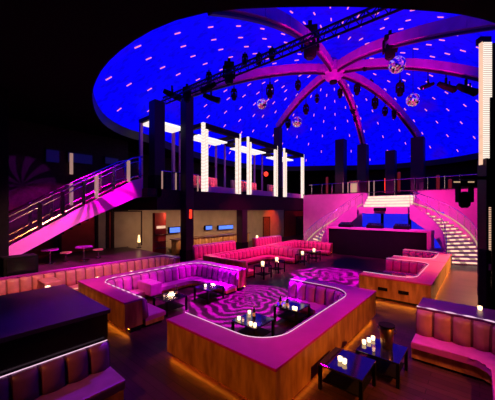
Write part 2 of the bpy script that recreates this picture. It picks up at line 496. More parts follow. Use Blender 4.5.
# ------------------------------------------------------------------ BANQUETTES (largest first)
banquette('curved magenta banquette in the foreground centre, brown gold panelled outside and wide ledge', [(-5.7, 4.2), (-3.08, 4.2), (-3.08, 8.78), (-5.45, 8.78)], .8,
          wall=.52, leather=M_leather_mag)
b2 = banquette('U-shaped magenta banquette left of centre with dotted light line, open towards the dance floor', [(-7.95, 8.62), (-10.75, 8.62), (-10.75, 4.08), (-7.6, 4.08)], .65,
          wall=.52, dashed=True, leather=M_leather_mag)
MB().box(-10.55, -9.55, 5.45, 5.95, .2, .66, .05).build('armrest', M_leather_mag, b2)
b3 = banquette('long peach channel-tufted banquette along the raised floor on the left', [(-12.3, 8.45), (-13.4, 8.45), (-13.4, -3.0)], .7,
          wall=.28, zt=.98, led=False, glow=False)
MB().box(-13.25, -12.2, 2.75, 3.3, .2, .80, .04).build('armrest', M_leather, b3)
MB().tube([(-12.42, 3.4, .335), (-12.42, 7.7, .335)], .015, 6).build('light_line', E_warm, b3)
banquette('nearer hot pink banquette on the right platform by the staircase', [(-3.75, 11.85), (-1.86, 11.85), (-1.86, 15.9), (-3.85, 15.9)], .6, wall=.56, ledge=M_ledge_hot)
banquette('farther hot pink banquette on the right at the foot of the lit staircase', [(-3.75, 17.1), (-1.86, 17.1), (-1.86, 20.1), (-3.85, 20.1)], .6, wall=.56, ledge=M_ledge_hot)
rf = banquette('brown tufted banquette in the right foreground corner with plum ledge and dotted light line', [(.95, 2.5), (.95, 8.0), (-1.22, 8.0)], 1.0,
          wall=.95, zt=1.05, sz=.45, dashed=True, leather=M_leather_dk, seat_mat=M_leather_mag, ledge=M_ledge_dk, glow=False)
banquette('first salmon pink banquette in the middle distance behind the magenta one', [(-9.2, 15.9), (-11.9, 15.9), (-11.9, 10.45), (-9.1, 10.45)], .6, wall=.25, led=False, ledge=M_leather)
banquette('second salmon pink banquette farther back, next to the black stage counter', [(-8.9, 20.4), (-12.1, 20.4), (-12.1, 16.7), (-10.2, 16.7)], .6, wall=.25, led=False, ledge=M_leather)
banquette('low pink banquette under the gallery behind the first salmon one', [(-14.4, 15.2), (-14.4, 11.2)], .3, wall=.25, zt=1.15, led=False, glow=False)
banquette('small pink banquette under the gallery behind the second salmon one', [(-14.2, 21.2), (-14.2, 17.4)], .3, wall=.25, zt=1.15, led=False, glow=False)
# black cabinet at the left with a banquette against it
cab = thing('cabinet', 'big glossy black cabinet block in the left foreground', 'cabinet', (-7.1, .6, 0))
MB().box(-8.5, -5.74, -2.6, 2.34, 0, 1.42).build('body', M_black, cab)
MB().box(-8.56, -5.70, -2.66, 2.38, 1.42, 1.5, .01).build('top', mat('cabinet_top_lacquer', (.03, .015, .07), .3, spec=.5, noise=.1), cab)
bl = thing('banquette', 'purple tufted banquette at the lower left against the black cabinet', 'sofa', (-5.4, 0, 0))
channel_back([Vector((-5.70, 2.3)), Vector((-5.70, -2.5))], .40, .9).build('backrest', M_leather_pur, bl, smooth=True)
MB().box(-5.69, -4.85, -2.5, 2.3, .28, .46, .04).build('seat', M_leather_pur, bl)
MB().box(-5.69, -4.95, -2.5, 2.3, 0, .28).build('seat_base', M_gold, bl)
MB().tube([(-5.66, 2.3, .915), (-5.66, -2.5, .915)], .009, 6).build('light_line', E_line, bl)

# vents on the gold platform front
for px in (376, 399):
    p = on(px, 294.5 + (px - 376) * .13, .46); v = thing('vent', 'dark slot vent in the gold platform front, ' + ('left' if px < 390 else 'right') + ' one', 'vent', (p.x, 11.27, .46))
    MB().box(p.x - .17, p.x + .17, 11.262, 11.285, .40, .52, .008).build('frame', M_matte, v)
    for q in range(3): MB().box(p.x - .15, p.x + .15, 11.250, 11.264, .425 + q * .03, .437 + q * .03).build('slat', M_black, v)

# ------------------------------------------------------------------ DJ counter / stage bar
dj = thing('stage_counter', 'black stage counter with pink top edge in front of the curved stairs', 'counter', (-6, 20.5, 0))
MB().box(-9.35, -2.5, 20.95, 22.3, 0, 2.02).build('body', M_matte, dj)
MB().box(-9.45, -2.6, 20.85, 22.35, 2.02, 2.14, .015).build('top', M_wallpink, dj)
MB().box(-2.62, -2.38, 20.8, 22.35, 0, 2.14, .01).build('end_panel', M_wallpink, dj)
MB().box(-9.47, -9.35, 20.83, 22.35, 0, 2.02, .01).build('end_panel', M_wallpink, dj)
for q in range(6):
    x = -8.8 + q * 1.05
    MB().box(x, x + .98, 20.935, 20.95, .1, 1.95, .004).build('front_panel', M_matte, dj)
def gear(x, y, z, w, label):
    t = thing('mixing_console', label, 'audio equipment', (x, y, z))
    MB().box(x - w, x + w, y - .3, y + .3, z, z + .22, .02).build('case', M_matte, t)
    MB().obox((x, y - .02, z + .27), (1, 0, 0), (0, 1, .3), (0, -.3, 1), w * .95, .27, .03, .01).build('panel', M_black, t)
    for q in range(5): MB().lathe([(.03, 0), (.03, .04), (.02, .05)], (x - w * .7 + q * w * .35, y - .1, z + .28), 8).build('knob', M_chrome, t)
gear(-8.2, 21.6, 2.14, .5, 'black mixing console at the left end of the stage counter')
gear(-6.0, 21.6, 2.14, .55, 'black mixing console near the middle of the stage counter')
gear(-4.2, 21.6, 2.14, .5, 'black mixing console at the right of the stage counter')
# blue lit back panel under the bridge
scr = thing('video_screen', 'glowing blue screen under the bridge behind the stage counter', 'screen', (-5.6, 26.9, .5))
for x0, x1 in ((-8.6, -6.95), (-6.7, -4.75), (-4.5, -2.2)):
    MB().box(x0, x1, 26.84, 26.92, .4, 3.35).build('panel', E_blue, scr)
for x0 in (-6.95, -4.75): MB().box(x0, x0 + .25, 26.80, 26.92, 0, 3.4).build('mullion', M_matte, scr)

# ------------------------------------------------------------------ HORSESHOE STAIRS
XC = -6.1
OUT = [(3.75, -4.1, 25.3), (3.26, -3.0, 26.1), (2.64, -1.85, 26.2), (1.96, -.95, 25.4), (1.24, -.3, 24.2), (.59, -.02, 23.1), (0, .1, 22.2)]
INN = [(3.75, -4.1, 23.9), (2.78, -2.75, 23.6), (1.88, -2.0, 22.9), (1.18, -1.75, 22.3), (.3, -1.65, 21.8), (0, -1.65, 21.6)]
def zint(tab, z):
    for a, b in zip(tab, tab[1:]):
        if b[0] <= z <= a[0]:
            f = (a[0] - z) / (a[0] - b[0]); return Vector((a[1] + (b[1] - a[1]) * f, a[2] + (b[2] - a[2]) * f))
    return Vector(tab[-1][1:]) if z < 1 else Vector(tab[0][1:])
def smooth_tab(tab, n=5):
    P = [Vector(p) for p in tab]; out = []
    for i in range(len(P) - 1):
        p0, p1, p2, p3 = P[max(0, i - 1)], P[i], P[i + 1], P[min(len(P) - 1, i + 2)]
        for j in range(n):
            t = j / n
            out.append(tuple(.5 * ((2 * p1) + (-p0 + p2) * t + (2 * p0 - 5 * p1 + 4 * p2 - p3) * t * t + (-p0 + 3 * p1 - 3 * p2 + p3) * t ** 3)))
    out.append(tuple(P[-1])); return out
def horseshoe(side, label):
    mir = (lambda p: Vector((2 * XC - p[0] - .0, p[1]))) if side < 0 else (lambda p: Vector((p[0], p[1])))
    ot, it = smooth_tab(OUT), smooth_tab(INN)
    t = thing('curved_staircase', label, 'staircase', tuple(mir((-1.5, 23))) + (0,), 'curved lit stairs')
    N = 17
    for i in range(1, N):
        z = 3.75 * (1 - i / N); zu = 3.75 * (1 - (i - 1) / N)
        a0, b0 = mir(zint(it, zu)), mir(zint(ot, zu)); a1, b1 = mir(zint(it, z)), mir(zint(ot, z))
        MB().prism([a0, a1, b1, b0], max(0.0, z - .26), z).build('step', M_wallpink, t)
        d = (b1 - a1).normalized(); n = Vector((d.y, -d.x))
        if n.dot(a1 - a0) < 0: n = -n
        st = t.children[-1]
        c = (a1 + b1) / 2 + n * .012
        MB().obox((c.x, c.y, z - .10), (d.x, d.y, 0), (n.x, n.y, 0), (0, 0, 1), (b1 - a1).length / 2 * .97, .01, .052).build('riser_light', E_step, st)
    zz = [3.75 * (1 - k / 30) for k in range(31)]
    I3 = [mir(zint(it, z)) for z in zz]; O3 = [mir(zint(ot, z)) for z in zz]
    # inner stringer: solid slanted band
    ctr = mir((-2.2, 26))
    lo, hi, lo2, hi2 = [], [], [], []
    for p, q, z in zip(I3, O3, zz):
        n = (p - q).normalized()
        lo.append(Vector((p.x, p.y, max(0, z - .95)))); hi.append(Vector((p.x, p.y, z + .22)))
        lo2.append(Vector((p.x + n.x * .12, p.y + n.y * .12, max(0, z - .95)))); hi2.append(Vector((p.x + n.x * .12, p.y + n.y * .12, z + .22)))
    m2 = MB(); m2.ribbon(lo, hi); m2.ribbon(lo2, hi2); m2.ribbon(hi, hi2); m2.ribbon(lo, lo2)
    m2.bm.faces.new([m2.bm.verts.new(v) for v in (lo[-1], hi[-1], hi2[-1], lo2[-1])])
    m2.build('inner_stringer', M_wallpink, t)
    m3 = MB(); m3.ribbon([Vector((p.x, p.y, max(0, z - .4))) for p, z in zip(O3, zz)], [Vector((p.x, p.y, z + .28)) for p, z in zip(O3, zz)])
    so = m3.build('outer_stringer', M_wallpink, t)
    MB().tube([Vector((p.x, p.y, z + .30)) for p, z in zip(O3, zz)], .055, 8).build('lit_edge', E_rail, t)
    m4 = MB(); m4.ribbon([Vector((p.x, p.y, z + .34)) for p, z in zip(O3, zz)], [Vector((p.x, p.y, z + 1.2)) for p, z in zip(O3, zz)])
    m4.build('glass_balustrade', M_clear, t)
    MB().tube([Vector((p.x, p.y, z + 1.22)) for p, z in zip(O3, zz)], .025, 8).build('handrail', M_chrome, t)
    MB().tube([Vector((p.x, p.y, z + 1.0)) for p, z in zip(I3, zz)], .022, 8).build('handrail', M_chrome, t)
    for k in range(0, 31, 3):
        MB().tube([Vector((O3[k].x, O3[k].y, zz[k] + .3)), Vector((O3[k].x, O3[k].y, zz[k] + 1.22))], .018, 6).build('baluster', M_chrome, t)
        MB().tube([Vector((I3[k].x, I3[k].y, zz[k] + .2)), Vector((I3[k].x, I3[k].y, zz[k] + 1.0))], .014, 6).build('baluster', M_chrome, t)
horseshoe(1, 'curved staircase with glowing steps descending to the right of the stage')
horseshoe(-1, 'curved staircase descending on the left behind the salmon pink sofas')
br = thing('stage_bridge', 'pink landing bridge joining the two curved stairs above the blue screen', 'bridge', (XC, 25, 3.3))
MB().box(2 * XC + 4.24, -4.24, 23.9, 25.4, 3.2, 3.75).build('slab', M_wallpink, br)
for i in range(4):
    y = 25.4 + i * .38; z = 3.75 + (i + 1) * .26
    s_ = MB().box(2 * XC + 4.15, -4.15, y, 26.93, z - .26, z).build('step', M_wallpink, br)
    MB().box(2 * XC + 4.2, -4.2, y - .02, y - .002, z - .235, z - .025).build('riser_light', E_bridge, s_)
pr = at(381, 211, 22.4)
pj = thing('projector', 'small black projector hung on the front of the pink bridge', 'projector', (pr.x, 23.7, pr.z))
MB().box(pr.x - .42, pr.x + .42, 23.45, 23.9, 3.42, 3.68, .03).build('body', M_matte, pj)
MB().lathe([(.09, 0), (.09, .05)], (pr.x, 23.42, 3.40), 12).build('lens', M_black, pj)

# ------------------------------------------------------------------ FAR MEZZANINE things
FP = [(341, 140, 29.3, 'leftmost'), (363, 145, 29, 'second from left'), (391, 151, 29.3, 'third from left'), (418, 138, 29, 'rightmost')]
far_tops = []
for px, py, Y, lab in FP:
    r = (px - CX) / FPX; d = Y / (FW.y + RT.y * r); p = at(px, py, d); w = (5.5 if px < 400 else 7) * d / FPX
    t = thing('pillar', 'dark square pillar on the far mezzanine, %s of the four' % lab, 'pillar', (p.x, p.y, 4.8), 'far mezzanine pillars')
    MB().box(p.x - w * .8, p.x + w * .8, p.y - w * .8, p.y + w * .8, 4.8, p.z, .03).build('shaft', M_pillar, t)
    MB().box(p.x - w * .9, p.x + w * .9, p.y - w * .9, p.y + w * .9, 4.8, 5.1, .02).build('base', M_matte, t)
    far_tops.append(p)
p = at(355, 195, 27.9)
t = thing('podium', 'tan lit podium behind the rail at the top of the left stair', 'podium', (p.x, p.y, 4.8))
MB().box(p.x - .42, p.x + .42, p.y - .3, p.y + .3, 4.8, 6.3, .02).build('body', M_tan, t)
MB().box(p.x - .5, p.x + .5, p.y - .35, p.y + .35, 6.3, 6.5, .03).build('top', M_gold, t)
MB().box(p.x - .3, p.x + .3, p.y - .34, p.y - .305, 4.95, 6.2).build('front_panel', E_rail, t)
RLAB = ['left of the podium', 'at the left end of the podium', 'right of the podium', 'farther right of the podium', 'left of the landing', 'at the right of the landing', 'by the rightmost pillar', 'above the right stair']
rl = thing('railing', 'thin chrome guard railing along the far mezzanine edge', 'railing', (-6, 27.3, 5.2))
for k, px in enumerate((312, 322, 332, 343, 348, 369, 374, 395, 415, 428, 445, 460)):
    r = (px - CX) / FPX; d = 27.35 / (FW.y + RT.y * r); q = at(px, 190, d)
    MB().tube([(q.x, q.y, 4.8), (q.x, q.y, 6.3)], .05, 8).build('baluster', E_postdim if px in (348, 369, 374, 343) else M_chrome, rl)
MB().tube([(-14.5, 27.35, 6.25), (2, 27.35, 6.25)], .03, 8).build('handrail', M_chrome, rl)
for px, top, lab, em in ((386, 178, 'tall red glowing floor lamp on the far mezzanine between two pillars', E_red), (399, 172, 'dim red lamp left of the rightmost far pillar', E_reddim), (438, 175, 'dim red lamp right of the rightmost far pillar', E_reddim), (327, 177, 'dim red lamp left of the far pillars', E_reddim), (450, 179, 'faint red lamp at the far right above the stairs', E_reddim)):
    r = (px - CX) / FPX; d = 30.6 / (FW.y + RT.y * r); q = at(px, top, d)
    t = thing('floor_lamp', lab, 'lamp', (q.x, q.y, 4.8))
    MB().lathe([(.25, 0), (.25, .05), (.03, .08), (.03, .5)], (q.x, q.y, 4.8), 12).build('base', M_matte, t)
    MB().lathe([(.13, .5), (.14, q.z - 4.8 - .05), (.05, q.z - 4.8)], (q.x, q.y, 4.8), 12).build('lamp_shade', em, t)

# ------------------------------------------------------------------ PILLARS on the gallery line
gal_tops = {}
for px, top, hw, zb, lab in ((157, 102, 7.5, 4.8, 'dark plum pillar left of the gallery, reaching the truss'), (187, 96, 6.2, 0, 'dark plum pillar rising through the gallery to the left beam'),
                            (242, 208, 5.2, 0, 'dark pillar under the gallery fascia beside the pink banquettes'), (278, 128, 4.2, 4.8, 'dark plum pillar on the gallery behind the white portals')):
    X = -14.75 if zb == 0 else (-15.9 if px == 157 else -15.35)
    r = (px - CX) / FPX; d = X / (FW.x + RT.x * r); q = at(px, top, d); w = hw * d / FPX * .75
    if top > 200: q.z = 3.5
    t = thing('pillar', lab, 'pillar', (q.x, q.y, zb))
    MB().box(q.x - w, q.x + w, q.y - w, q.y + w, zb, q.z, .03).build('shaft', M_pillar, t)
    MB().box(q.x - w * 1.12, q.x + w * 1.12, q.y - w * 1.12, q.y + w * 1.12, zb, zb + .9, .02).build('base', M_matte, t)
    gal_tops[px] = q

# ------------------------------------------------------------------ CABANA PORTALS on the gallery
def cabana(y0, y1, label, n):
    t = thing('portal_frame', label, 'portal', (-16.5, (y0 + y1) / 2, 4.8), 'white lit portals on the gallery')
    z0, z1 = 4.8, 9.75; w = .17
    for x, ws in ((-15.1, .11 if n == 'largest' else .08), (-17.9, .07)):
        for y in (y0, y1):
            MB().box(x - ws, x + ws, y - ws, y + ws, z0, z1, .02).build('post', E_post if ws > .075 else M_beam, t)
    for y, s_ in ((y0, 1), (y1, -1)):
        MB().box(-15.19, -15.01, y + s_ * .30 - .09, y + s_ * .30 + .09, z0 + .05, z1 - .40, .015).build('slim_post', E_post, t)
        MB().box(-15.16, -15.04, y + s_ * .13 - .03, y + s_ * .13 + .03, z0 + .05, z1 - .30, .01).build('brass_trim', E_rail, t)
    MB().box(-15.25, -14.95, y0 + .12, y1 - .12, z1 - .42, z1 - .02).build('front_beam', M_matte2, t)
    MB().box(-18.05, -17.75, y0 + .15, y1 - .15, z1 - .32, z1 - .02).build('rear_beam', M_matte2, t)
    for y in (y0, y1): MB().box(-17.75, -15.28, y - .14, y + .14, z1 - .3, z1 - .02).build('side_beam', M_matte2, t)
    for x0, x1, zz_ in ((-17.75, -17.0, .62), (-16.8, -16.25, .62)):
        MB().box(x0, x1, y0 + .5, y1 - .25, z1 - zz_, z1 - zz_ + .1).build('ceiling_light', E_panel, t)
    MB().box(-15.22, -15.16, y0 + .2, y1 - .2, 4.8, 5.25).build('front_wall', M_wallpink, t)
    s = thing('sofa', 'pink tufted sofa inside the %s white portal' % n, 'sofa', (-17.6, (y0 + y1) / 2, 4.8))
    channel_back([Vector((-17.5, y1 - .35)), Vector((-17.5, y0 + .35))], 5.3, 6.25, width=.3).build('backrest', M_leather, s, smooth=True)
    MB().box(-17.48, -16.6, y0 + .35, y1 - .35, 5.2, 5.45, .05).build('seat', M_leather, s)
    MB().box(-17.48, -16.7, y0 + .35, y1 - .35, 4.8, 5.2).build('base', M_matte2, s)
CAB = [(7.6, 10.9, 'white lit portal frame farthest left, behind the pillars', 'far left'), (12.7, 16.5, 'largest white lit portal frame on the gallery, right of the pillars', 'largest'),
       (17.6, 21.9, 'white lit portal frame second from the right on the gallery', 'second from right'), (23.2, 27.1, 'white lit portal frame at the right end of the gallery', 'right end')]
for y0, y1, lab, n in CAB[1:]: cabana(y0, y1, lab, n)
# the far-left one sits further back, only its lit ceiling and rear post show
t = thing('portal_frame', CAB[0][2], 'portal', (-17.5, 10.8, 4.8), 'white lit portals on the gallery')
pa, pb = at(174, 135, 21), at(203, 129, 21)
MB().box(-17.9, -16.4, 9.6, 12.0, 9.35, 9.5).build('ceiling_light', E_panel, t)
for x, y in ((-17.9, 9.5), (-17.9, 12.1), (-16.3, 9.5), (-16.3, 12.1)): MB().box(x - .1, x + .1, y - .1, y + .1, 4.8, 9.6, .02).build('post', M_beam, t)
MB().box(-18, -16.2, 9.4, 9.6, 9.5, 9.75).build('side_beam', M_matte2, t); MB().box(-18, -16.2, 12.0, 12.2, 9.5, 9.75).build('side_beam', M_matte2, t)
# red lamp in portal, gallery rails
q = at(266, 174, 25.8)
t = thing('table_lamp', 'bright red table lamp inside the second portal from the right', 'lamp', (q.x, q.y, 4.8))
MB().lathe([(.22, 0), (.22, .04), (.03, .06), (.03, q.z - 5.05)], (q.x, q.y, 4.8), 12).build('stand', M_matte, t)
MB().lathe([(.12, -.2), (.2, -.1), (.2, .12), (.08, .2)], (q.x, q.y, q.z), 14).build('lamp_shade', E_red, t)
rl = thing('railing', 'glass and chrome railing on the gallery edge between pillars', 'railing', (-15.1, 11, 4.8))
for y0, y1 in ((9.3, 12.3), (16.72, 17.38), (22.12, 22.98)):
    MB().box(-15.12, -15.1, y0, y1, 4.85, 5.9).build('glass_panel', M_darkglass, rl)
    MB().tube([(-15.1, y0, 5.93), (-15.1, y1, 5.93)], .04, 8).build('handrail', M_chrome, rl)
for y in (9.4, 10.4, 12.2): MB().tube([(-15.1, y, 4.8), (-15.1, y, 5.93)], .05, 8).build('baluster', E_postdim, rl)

# ------------------------------------------------------------------ UNDER THE GALLERY
def wallpanel(y0, y1, z0, z1, m, name, label, cat, x=-19.5, extra=None):
    t = thing(name, label, cat, (x, (y0 + y1) / 2, z0))
    MB().box(x - .04, x, y0, y1, z0, z1, .01).build('panel', m, t)
    mb = MB(); mb.box(x, x + .03, y0, y0 + .08, z0, z1); mb.box(x, x + .03, y1 - .08, y1, z0, z1); mb.box(x, x + .03, y0 + .08, y1 - .08, z1 - .08, z1)
    mb.build('frame', M_matte2, t)
    return t
def wy(px, x):     # room Y of a wall point seen at column px on plane x
    r = (px - CX) / FPX; d = x / (FW.x + RT.x * r); return d * FW.y + RT.y * r * d
WX = -19.5
wallpanel(wy(60, WX), wy(96, WX), .85, 3.45, M_red, 'wall_panel', 'dull red wall panel under the left staircase', 'wall panel')
wallpanel(wy(97, WX), wy(107, WX), .85, 3.45, M_tan, 'wall_panel', 'narrow tan wall panel right of the dull red one', 'wall panel')
wallpanel(wy(108, WX), wy(112, WX), .85, 3.45, M_red, 'wall_panel', 'thin bright red wall strip between two tan panels', 'wall panel')
wallpanel(wy(113, WX), wy(142, WX), .85, 3.45, M_tan, 'wall_panel', 'wide tan wall panel left of the plum pillar under the gallery', 'wall panel')
wallpanel(wy(284, WX), wy(309, WX), 0, 3.45, M_red, 'wall_panel', 'red wall panel at the right end under the gallery', 'wall panel')
wallpanel(wy(263, WX), wy(270, WX), 0, 2.7, M_wood, 'door', 'brown door in the tan wall under the gallery', 'door')
wallpanel(wy(296, -19.4), wy(303, -19.4), 0, 2.6, M_wood, 'door', 'dark door in the red wall under the gallery', 'door', x=-19.4)
for px0, px1, y0, y1, lab in ((170, 180, 227.5, 232.5, 'small blue screen between the two left pillars'), (206, 212, 226, 229.5, 'smallest blue screen, behind the bar left of the middle'), (219, 233, 225.5, 229, 'wide blue screen above the gold bar')):
    r = ((px0 + px1) / 2 - CX) / FPX; d = -19.3 / (FW.x + RT.x * r)
    ya, yb = wy(px0, -19.3), wy(px1, -19.3); za = CH - (y1 - HZ) * d / FPX; zb = CH - (y0 - HZ) * d / FPX
    t = thing('television', lab, 'screen', (-19.35, (ya + yb) / 2, za))
    MB().box(-19.55, -19.32, ya - .05, yb + .05, za - .05, zb + .05, .02).build('case', M_matte, t)
    MB().box(-19.32, -19.30, ya, yb, za, zb).build('screen', E_screen, t)
bar = thing('bar_counter', 'gold channel-fronted bar counter under the gallery', 'bar', (-18.3, 16.5, 0))
channel_back([Vector((-18.0, 21.0)), Vector((-18.0, 12.4))], .1, 1.15, width=.35, lean=0).build('front', M_gold, bar, smooth=True)
MB().box(-18.7, -17.75, 12.3, 21.1, 1.15, 1.22, .01).build('top', M_wood, bar)
MB().box(-18.6, -18.02, 12.4, 21.0, 0, 1.15).build('body', M_wood, bar)
# shelves and glowing bottles added for red reflections in the mirrored left pillar
sh = thing('reflection_shelves', 'red shelf cabinet added for the red reflections in the mirrored left pillar', 'cabinet', (-16.6, 10.2, 0))
pyy = wy(155, -16.6), wy(166, -16.6)
MB().box(-16.9, -16.6, pyy[0], pyy[1], 0, 3.3).build('body', M_red, sh)
for z in (.9, 1.35, 1.8): MB().box(-16.6, -16.35, pyy[0], pyy[1], z, z + .04).build('shelf', M_wood, sh)
MB().box(-16.58, -16.5, pyy[0] + .1, pyy[1] - .1, 2.25, 2.42).build('light_strip', E_warm, sh)
for k in range(5):
    y = pyy[0] + .2 + k * (pyy[1] - pyy[0] - .4) / 4
    o = MB().lathe([(.05, 0), (.05, .2), (.018, .27), (.018, .34)], (-16.46, y, 1.39), 10).build('bottle', E_reddim, smooth=True, loc=(-16.46, y, 1.39))
    tag(o, 'small red glowing bottle on the added shelf', 'bottle', 'glowing bottles on the added red shelves')
q = at(188, 214, 17.75)
t = thing('wall_sign', 'small square glowing red sign on the left plum pillar', 'sign', tuple(q))
ra0, fa0 = (RT.x, RT.y, 0), (FW.x, FW.y, 0)
MB().obox(q, ra0, fa0, (0, 0, 1), .25, .05, .28, .02).build('case', E_red, t)
MB().obox(q - Vector((FW.x, FW.y, 0)) * .06, Vector(ra0) + Vector((0, 0, .9)), fa0, Vector((0, 0, 1)) - Vector(ra0) * .9, .17, .012, .04).build('emblem', M_matte, t)
q = at(139, 246, 19.0)
t = thing('floor_lamp', 'glowing warm lamp at the edge of the tan panel', 'lamp', (q.x, q.y, .85))
MB().lathe([(.16, 0), (.16, .04), (.02, .06), (.02, .4)], (q.x, q.y, .85), 12).build('base', M_matte, t)
MB().lathe([(.10, .4), (.05, .9)], (q.x, q.y, .85), 14).build('lamp_shade', E_lamp, t)

# ------------------------------------------------------------------ LEFT STAIRCASE
SX = -15.6
st = thing('staircase', 'straight staircase at the left with magenta lit side panel and glass rails', 'staircase', (SX, 3, .85))
yz = lambda px, py: (wy(px, SX), CH + (HZ - py) * (SX / (FW.x + RT.x * (px - CX) / FPX)) / FPX)
top = [yz(5, 249), yz(12, 245), yz(80, 208), yz(133, 180.5), yz(143, 178)]
bot = [yz(143, 196.5), yz(136, 198), yz(80, 222.5), yz(30, 250), yz(12, 259), yz(5, 263)]
MB().yzprism(top + bot, SX - .14, SX).build('side_panel', M_wallpink, st)
MB().yzprism([(b[0], b[1] + 0) for b in top + bot], SX - 2.0, SX - 1.86).build('side_panel', M_matte2, st)
ys, zs = top[0]; ye, ze = top[-1]
NS = 17
for i in range(NS):
    f0, f1 = i / NS, (i + 1) / NS
    y0, y1 = ys + (ye - ys) * f0, ys + (ye - ys) * f1
    z = zs - .55 + (4.8 - zs + .55) * f1
    MB().box(SX - 1.86, SX - .14, y0, y1, z - .22, z).build('step', M_matte2, st)
for dx, m_ in ((-.07, 1), (-1.93, 0)):
    P = [Vector((SX + dx, y, z)) for y, z in top]
    up = lambda h: [p + Vector((0, 0, h)) for p in P]
    g = MB(); g.ribbon(up(.08), up(1.25)); g.build('glass_panel', M_darkglass, st)
    MB().tube(up(1.3), .05, 8).build('handrail', M_chrome, st)
    MB().tube(up(1.05), .028, 8).build('handrail', M_chrome, st)
    MB().tube(up(.18), .06, 8).build('lit_rail', M_goldmetal, st)
    for px in (40, 63, 84, 97, 114, 129, 140):
        y = wy(px, SX); 
        for a, b in zip(P, P[1:]):
            if a.y <= y <= b.y:
                z = a.z + (b.z - a.z) * (y - a.y) / (b.y - a.y)
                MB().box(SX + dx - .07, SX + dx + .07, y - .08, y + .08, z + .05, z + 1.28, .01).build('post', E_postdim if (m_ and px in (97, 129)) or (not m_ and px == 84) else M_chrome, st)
# landing slab for the stair top
struct(MB().box(-19.5, -15.0, 8.35, 9.3, 4.3, 4.8), 'landing_floor', M_matte2)
# black pillar + drape at far left
t = thing('pillar', 'matte black pillar at the left edge beside the staircase foot', 'pillar', (-14.6, 1.9, .0))
pl = at(-8, 200, 11.2)
MB().box(pl.x - .55, pl.x + .55, pl.y - .75, pl.y + .45, .85, 8.45, .03).build('shaft', M_matte, t)
MB().box(pl.x - .62, pl.x + .62, pl.y - .82, pl.y + .52, .85, 1.3, .02).build('base', M_matte, t)
q = at(25, 262, 11.4)
t = thing('speaker', 'black loudspeaker box on the raised floor under the stair foot', 'speaker', (q.x, q.y, .85))
MB().box(q.x - .3, q.x + .5, q.y - .75, q.y + .35, .85, 1.62, .03).build('cabinet', M_matte, t)
MB().box(q.x + .5, q.x + .53, q.y - .65, q.y + .25, .9, 1.55, .01).build('grille', M_black, t)
# tables and stools on the raised floor
def stool_table(px, py, d, h, rad, label, name, cat, m):
    q = at(px, py, d); t = thing(name, label, cat, (q.x, q.y, .85))
    MB().lathe([(rad * .6, 0), (rad * .6, .03), (.03, .06), (.03, h - .06)], (q.x, q.y, .85), 14).build('pedestal', M_chrome, t)
    MB().lathe([(rad, h - .06), (rad, h)], (q.x, q.y, .85), 20).build('table_top' if cat == 'table' else 'seat', m, t)
stool_table(84, 247, 14.2, .75, .40, 'round purple lit table behind the peach banquette', 'side_table', 'table', M_ledge)
stool_table(50, 251, 13.4, .72, .36, 'round purple lit table under the staircase panel', 'side_table', 'table', M_ledge)
stool_table(66, 252, 13.9, .5, .26, 'small round stool between the two purple tables', 'stool', 'stool', M_leather)
stool_table(98, 251, 15.0, .5, .26, 'small round stool right of the purple tables', 'stool', 'stool', M_leather)
# dim screens on the upper left wall
for px0, px1, y0, y1, lab in ((46, 59, 150, 162, 'dim blue window high on the left wall, leftmost'), (68, 92, 154, 163, 'dim blue window high on the left wall, middle'), (105, 118, 158, 164, 'dim blue window above the stair rail, rightmost')):
    r = ((px0 + px1) / 2 - CX) / FPX; d = -19.5 / (FW.x + RT.x * r)
    ya, yb = wy(px0, -19.5), wy(px1, -19.5); za = CH - (y1 - HZ) * d / FPX; zb = CH - (y0 - HZ) * d / FPX
    t = thing('lit_window', lab, 'window', (-19.5, (ya + yb) / 2, za))
    MB().box(-19.54, -19.46, ya, yb, za, zb).build('pane', E_bluedim, t)
    MB().box(-19.55, -19.44, ya - .06, ya, za - .06, zb + .06).build('frame', M_matte, t)
q = at(71, 169, 19.0)
o = MB().box(-19.4, -19.25, wy(70, -19.3), wy(73, -19.3), q.z - .65, q.z + .65, .02).build('glowing_post', E_postdim); tag(o, 'thin chrome post with white glow on the wall above the staircase', 'lamp')  # chrome post; the light on it is put in as emission

# ------------------------------------------------------------------ RIGHT LIGHT TOWER
tw = thing('light_tower', 'tall tower with bright white panel at the right edge', 'light tower', (.25, 12.0, 0))
c = at(488.5, 200, 9.0); ra = Vector((RT.x, RT.y, 0)); fa = Vector((FW.x, FW.y, 0)); za_ = Vector((0, 0, 1))
def tbox(u0, u1, d0, d1, z0, z1, name, m, bev=0):
    cc = Vector((c.x, c.y, 0)) + ra * (u0 + u1) / 2 + fa * (d0 + d1) / 2 + za_ * (z0 + z1) / 2
    return MB().obox(cc, ra, fa, za_, (u1 - u0) / 2, (d1 - d0) / 2, (z1 - z0) / 2, bev).build(name, m, tw)
tbox(-.02, .12, -.02, .4, 0, 5.2, 'column', M_pillar)
tbox(.12, .9, -.05, .5, 0, 9.0, 'column', M_matte)
tbox(-.26, .10, 0, .2, 9.05, 9.25, 'cap', M_matte2)
tbox(-.17, .10, -.02, .10, 5.2, 9.05, 'white_panel', emis('white_tower_panel', (1, .82, .70), 1.3, stripe=('Z', 5.0)))
tbox(-.24, -.22, -.04, .10, 5.0, 9.05, 'edge_trim', E_warm)
tbox(.02, .10, -.06, -.02, 5.2, 7.2, 'dark_blade', M_matte)
tbox(-.12, -.06, -.06, .3, .6, 5.2, 'edge_trim', M_pillar)
for k in range(46):
    z = .95 + k * .058
    if k % 1 == 0: tbox(-.01, .05, -.045, -.02, z, z + .028, 'led_dot', E_warm)
tbox(-.24, -.08, -.2, .1, .2, 2.2, 'cable_box', M_matte, .02)
tbox(-.17, -.1, -.22, -.2, 1.55, 1.75, 'socket_plate', M_wallpink)
